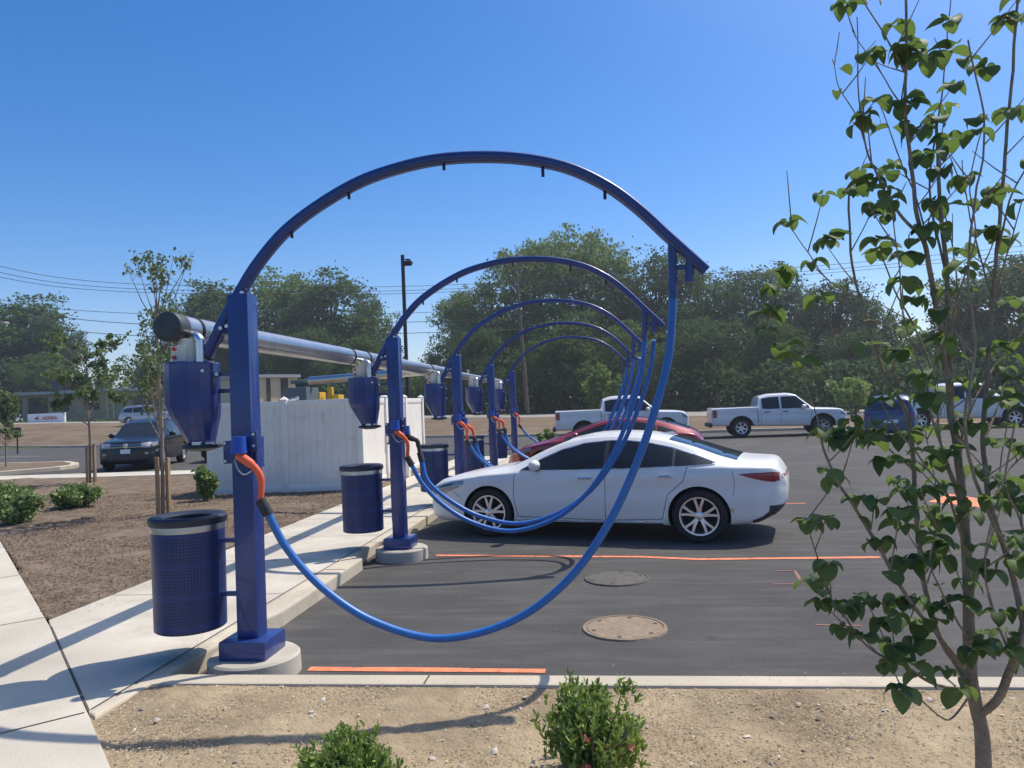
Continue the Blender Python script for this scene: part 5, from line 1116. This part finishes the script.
# ------------------------------------------------------------------ the leafy young tree on the right
DT = 3.25
def dp(px, py, d=0): return at(px, py, DT+d)
BR = [ # (points px,py,depth), start radius, end radius
 ([(986, 860, 0), (984, 768, 0), (981, 728, 0), (973, 690, 0), (969, 640, 0), (968, 580, .0), (964, 520, .0), (957, 450, .02), (950, 400, .03), (949, 340, .04), (947, 280, .05), (940, 200, .1), (936, 120, .12)], .034, .006),
 ([(950, 400, .03), (943, 345, 0), (933, 291, -.03), (926, 250, -.05), (921, 234, -.06), (914, 190, -.07), (910, 152, -.08), (906, 112, -.08), (907, 60, -.1), (905, -20, -.1)], .016, .005),
 ([(978, 716, 0), (996, 700, -.05), (1013, 662, -.08), (1024, 624, -.1), (1036, 570, -.12), (1040, 480, -.14)], .022, .014),
 ([(1024, 624, -.1), (1008, 560, -.05), (990, 500, .0), (983, 440, .05), (988, 370, .08), (993, 300, .1), (997, 250, .1), (1004, 169, .1), (1009, 110, .1), (1014, 44, .1), (1019, -20, .1)], .016, .005),
 ([(972, 690, 0), (955, 662, .08), (942, 641, .1), (925, 590, .14), (917, 525, .16), (913, 460, .16), (909, 425, .16), (900, 400, .16), (885, 379, .18), (872, 335, .2), (861, 298, .2), (852, 264, .2), (849, 200, .2), (852, 190, .2)], .018, .004),
 ([(964, 668, -.05), (935, 632, -.1), (908, 598, -.15), (880, 550, -.2), (857, 510, -.22), (840, 485, -.24), (826, 456, -.25), (818, 425, -.25)], .012, .004),
 ([(958, 690, .0), (930, 682, -.05), (902, 664, -.1), (880, 655, -.15), (860, 638, -.2), (842, 612, -.22), (831, 598, -.22), (815, 550, -.22), (806, 521, -.22)], .009, .002),
 ([(902, 664, -.1), (885, 640, -.12), (866, 600, -.14)], .004, .002),
 ([(861, 298, .2), (842, 290, .18), (824, 276, .16), (808, 252, .14), (792, 230, .14)], .005, .002),
 ([(921, 237, -.06), (900, 215, -.1), (885, 192, -.12), (876, 172, -.14), (866, 145, -.15), (859, 85, -.16), (857, 17, -.18)], .009, .002),
 ([(866, 145, -.15), (856, 114, -.15), (840, 88, -.13), (832, 59, -.12)], .004, .0015),
 ([(905, 110, -.08), (899, 100, -.06), (875, 65, -.04), (852, 30, .0)], .005, .0015),
 ([(907, 75, -.08), (890, 45, -.12), (864, 0, -.15), (850, -30, -.15)], .005, .002),
 ([(947, 285, .05), (930, 190, .12), (938, 120, .16), (945, 60, .2), (952, -20, .2)], .007, .002),
 ([(933, 291, -.03), (920, 210, .05), (900, 160, .1), (880, 105, .12)], .006, .002),
 ([(957, 450, .02), (975, 400, .1), (1000, 360, .2), (1025, 330, .25)], .008, .003),
 ([(968, 560, 0), (950, 500, -.1), (928, 470, -.16), (905, 440, -.2), (880, 420, -.22)], .008, .002),
 ([(966, 520, 0), (940, 440, .2), (935, 380, .25), (915, 330, .3), (895, 290, .32), (880, 250, .3)], .009, .003),
 ([(1010, 560, -.05), (975, 480, -.2), (965, 420, -.25), (975, 340, -.25), (968, 270, -.25), (975, 200, -.22), (985, 130, -.2), (968, 40, -.2)], .009, .003),
 ([(998, 250, .1), (1010, 200, .0), (1030, 160, -.1)], .006, .003), ([(993, 300, .1), (970, 220, .15), (962, 160, .2)], .005, .002),
 ([(915, 345, .2), (893, 330, .1), (870, 320, .0), (845, 330, -.1), (820, 345, -.2), (790, 330, -.25), (770, 312, -.28)], .005, .0015),
 ([(913, 470, .16), (890, 450, .1), (870, 430, .0), (850, 420, -.05)], .006, .002),
 ([(820, 430, -.25), (812, 400, -.25), (800, 370, -.25), (782, 345, -.25), (765, 330, -.25)], .003, .0015),
 ([(1013, 662, -.08), (990, 600, -.2), (985, 560, -.25), (995, 500, -.28)], .007, .002), ([(973, 690, 0), (950, 720, -.15), (920, 700, -.3), (900, 690, -.35)], .006, .002),
 ([(969, 640, 0), (945, 600, -.15), (930, 560, -.2), (940, 520, -.22)], .006, .002), ([(990, 500, 0), (1010, 470, .1), (1030, 450, .1)], .006, .003), ([(962, 500, 0), (935, 430, -.12), (925, 380, -.15), (905, 320, -.18), (898, 260, -.2), (890, 200, -.2)], .007, .002),
 ([(958, 460, 0), (970, 400, .2), (960, 330, .3), (955, 260, .3), (940, 180, .3), (945, 110, .3)], .007, .002),
 ([(985, 440, .05), (1005, 380, .2), (1012, 320, .25), (1030, 260, .3)], .006, .002),
 ([(925, 590, .14), (940, 540, .3), (935, 480, .35), (925, 430, .35)], .005, .002), ([(970, 600, 0), (990, 540, .2), (1000, 470, .3), (1010, 400, .3)], .007, .002),
 ([(949, 340, .04), (960, 290, -.15), (975, 240, -.2), (970, 180, -.2), (985, 120, -.22)], .005, .002), ([(993, 300, .1), (1008, 250, -.1), (1022, 200, -.15)], .005, .002),
 ([(1036, 570, -.12), (1020, 520, -.2), (1005, 480, -.25), (1015, 420, -.3)], .007, .003)]
tb = G(986, 852, .1)
dog = empty('dogwood_tree', (dp(986, 860).x, DT, .1), 'leafy young multi stemmed tree with drooping round leaves filling the right side', 'tree'); OR = dog.location.copy()
mb = MB(); twigs = []; bp = []
for pts, r0, r1 in BR:
    P = [dp(*q)-OR for q in pts]
    if pts[0][1] == 860: P[0].z = -.03
    Q = catmull(P, 5); n_ = len(Q); Q = [q+Vector((noise.noise(q*9), noise.noise(q*9+Vector((5, 5, 5))), 0))*.006*(0 if i in (0, n_-1) else 1) for i, q in enumerate(Q)]
    r0_ = r0*(1 if r0 > .03 else .8); mb.tube(Q, [r0_+(r1-r0_)*(i/(n_-1))**.8 for i in range(n_)], 9); bp.append((Q, r0))
# side twigs
rt_ = random.Random(5)
for Q, r0 in bp:
    n_ = len(Q)
    for i in range(int(n_*.25), n_, 4 if r0 > .01 else 5):
        if rt_.random() < .65 and Q[i].z > .35:
            d = Vector((rt_.uniform(-1, 1), rt_.uniform(-1, 1)*.8, rt_.uniform(.4, 1.3))).normalized(); L_ = rt_.uniform(.07, .24); a = Q[i]; b = a+d*L_*.5+Vector((0, 0, .01)); c = a+d*L_+Vector((0, 0, .03))
            mb.tube([a, b, c], [.0032, .0026, .0016], 5); twigs.append((c, d))
mb.build('trunk', M['bark'], dog, smooth=60)
for Q, r0 in bp: twigs.append((Q[-1], (Q[-1]-Q[-2]).normalized()))
# leaf template: ovate, folded along the midrib, tip curling down
wprof = [(-.04, .04), (.03, .55), (.14, .82), (.32, 1.), (.52, .98), (.70, .84), (.84, .58), (.93, .30), (.99, .0)]; TV = []; 
for (t, w_) in wprof:
    TV.append((t, 0))
def leaf_template(curl, fold):
    V = []
    for (t, w_) in wprof:
        ang = curl*t; x = sin(ang)/max(curl, .01) if curl > .01 else t; z = -(1-cos(ang))/max(curl, .01)
        hw_ = w_*.46; V += [(x, 0, z), (x, hw_*cos(fold), z+hw_*sin(fold)), (x, -hw_*cos(fold), z+hw_*sin(fold))]
    Fc = []
    for i in range(len(wprof)-1): a, b = i*3, (i+1)*3; Fc += [(a, b, b+1, a+1), (a, a+2, b+2, b)]
    return V, Fc
LV = []; LF = []
def add_leaf(p, d, up, L_, curl, fold):
    V, Fc = leaf_template(curl, fold); x = d.normalized(); y = up.cross(x); y = y.normalized() if y.length > 1e-3 else Vector((0, 1, 0)); z = x.cross(y); n0 = len(LV)
    for v in V: LV.append(tuple(p+(x*v[0]+y*v[1]+z*v[2])*L_))
    for f in Fc: LF.append(tuple(i+n0 for i in f))
def cluster(p, big=1., n_=None):
    n_ = n_ or rt_.randint(3, 6); a0 = rt_.uniform(0, 6.28)
    for k in range(n_):
        a = a0+2*pi*k/n_+rt_.uniform(-.4, .4); d = Vector((cos(a), sin(a), rt_.uniform(-.25, .45))); add_leaf(p+d*.008, d, Vector((0, 0, 1)), rt_.uniform(.045, .096)*big, rt_.uniform(.7, 2.3), rt_.uniform(.1, .75))
drop_ = 0
for c, d in twigs:
    z_rel = c.z
    if rt_.random() < (.92 if z_rel < 1.5 else .5): cluster(c, 1.)
for Q, r0 in bp:
    for i in range(4, len(Q), 3):
        if Q[i].z > .3 and rt_.random() < (.34 if Q[i].z < 1.9 else .16): cluster(Q[i]+Vector((rt_.uniform(-.03, .03), rt_.uniform(-.03, .03), .0)), .9, rt_.randint(1, 3))
# clumps seen in the photo
for (x, y, d_) in [(788, 222, .14), (830, 240, .1), (870, 182, -.1), (876, 100, -.1), (895, 25, -.1), (908, 42, -.05), (945, 22, .1), (925, 60, .05), (950, 50, .1), (908, 105, -.08), (918, 130, -.05), (860, 170, -.1), (895, 170, -.06), (925, 155, 0), (950, 140, .1), (985, 68, .1), (1005, 20, .1), (1010, 110, .1), (975, 120, .1), (935, 230, 0), (905, 255, 0), (880, 240, .1), (985, 230, .1), (1010, 240, .1), (960, 180, .1), (885, 215, .1), (915, 300, 0), (965, 290, .1), (940, 340, -.1), (900, 350, .1), (870, 345, .1), (925, 395, 0), (965, 380, 0), (990, 350, .1), (1015, 300, .1), (1005, 400, .0),
                  (825, 432, -.25), (838, 440, -.25), (848, 432, -.24), (868, 440, -.2), (888, 460, -.2), (862, 500, -.22), (905, 490, .1), (925, 510, 0), (950, 450, -.1), (1000, 440, -.1), (1015, 490, -.1), (835, 605, -.22), (850, 605, -.22), (845, 628, -.22), (885, 625, -.15), (893, 645, -.12), (920, 640, -.1), (905, 560, -.15), (922, 556, -.15), (940, 560, -.1), (960, 600, -.1), (915, 600, -.1), (880, 540, -.2), (900, 600, -.1), (985, 640, -.15), (1010, 650, -.15), (1020, 610, -.1), (990, 570, -.2), (960, 690, -.1), (945, 670, -.2), (915, 665, -.2), (975, 650, -.2), (1005, 540, 0), (940, 610, -.1), (1015, 560, -.1), (960, 500, -.1), (980, 470, .1), (1018, 380, 0), (765, 330, -.25), (785, 345, -.25), (800, 360, -.25)]:
    cluster(dp(x, y, d_)-OR, 1.05)
raw('crown', LV, LF, M['dogleaf'], dog, smooth=True)
# thin grass tufts at the far verge edge
P = []
for i in range(5000):
    a = rng.uniform(-.95, -.45); e = edge_r(a)+9.3+rng.uniform(0, 3.5); x, y = e*sin(a), e*cos(a); P.append((x, y, terr_z(x, y)+rng.uniform(0, .12)))
o = leafcloud('grass', P, .3, M['grass'], None); tag(o, 'strip of short grass along the far road at the left', 'grass', kind='stuff')

# ------------------------------------------------------------------ air
mb = MB(); mb.box((-1900, -1900, -1.5), (1900, 1900, 30)); hz = mb.build('haze', M['signwhite'], smooth=0)
hm = bpy.data.materials.new('air'); hm.use_nodes = True; hn = hm.node_tree; hn.nodes.remove(hn.nodes['Principled BSDF']); pv = hn.nodes.new('ShaderNodeVolumePrincipled')
pv.inputs['Color'].default_value = (.93, .95, .97, 1); pv.inputs['Density'].default_value = .0009; pv.inputs['Anisotropy'].default_value = .45
hn.links.new(pv.outputs[0], hn.nodes['Material Output'].inputs['Volume']); hz.data.materials[0] = hm; tag(hz, 'thin pale summer haze filling the air', 'haze', kind='stuff')
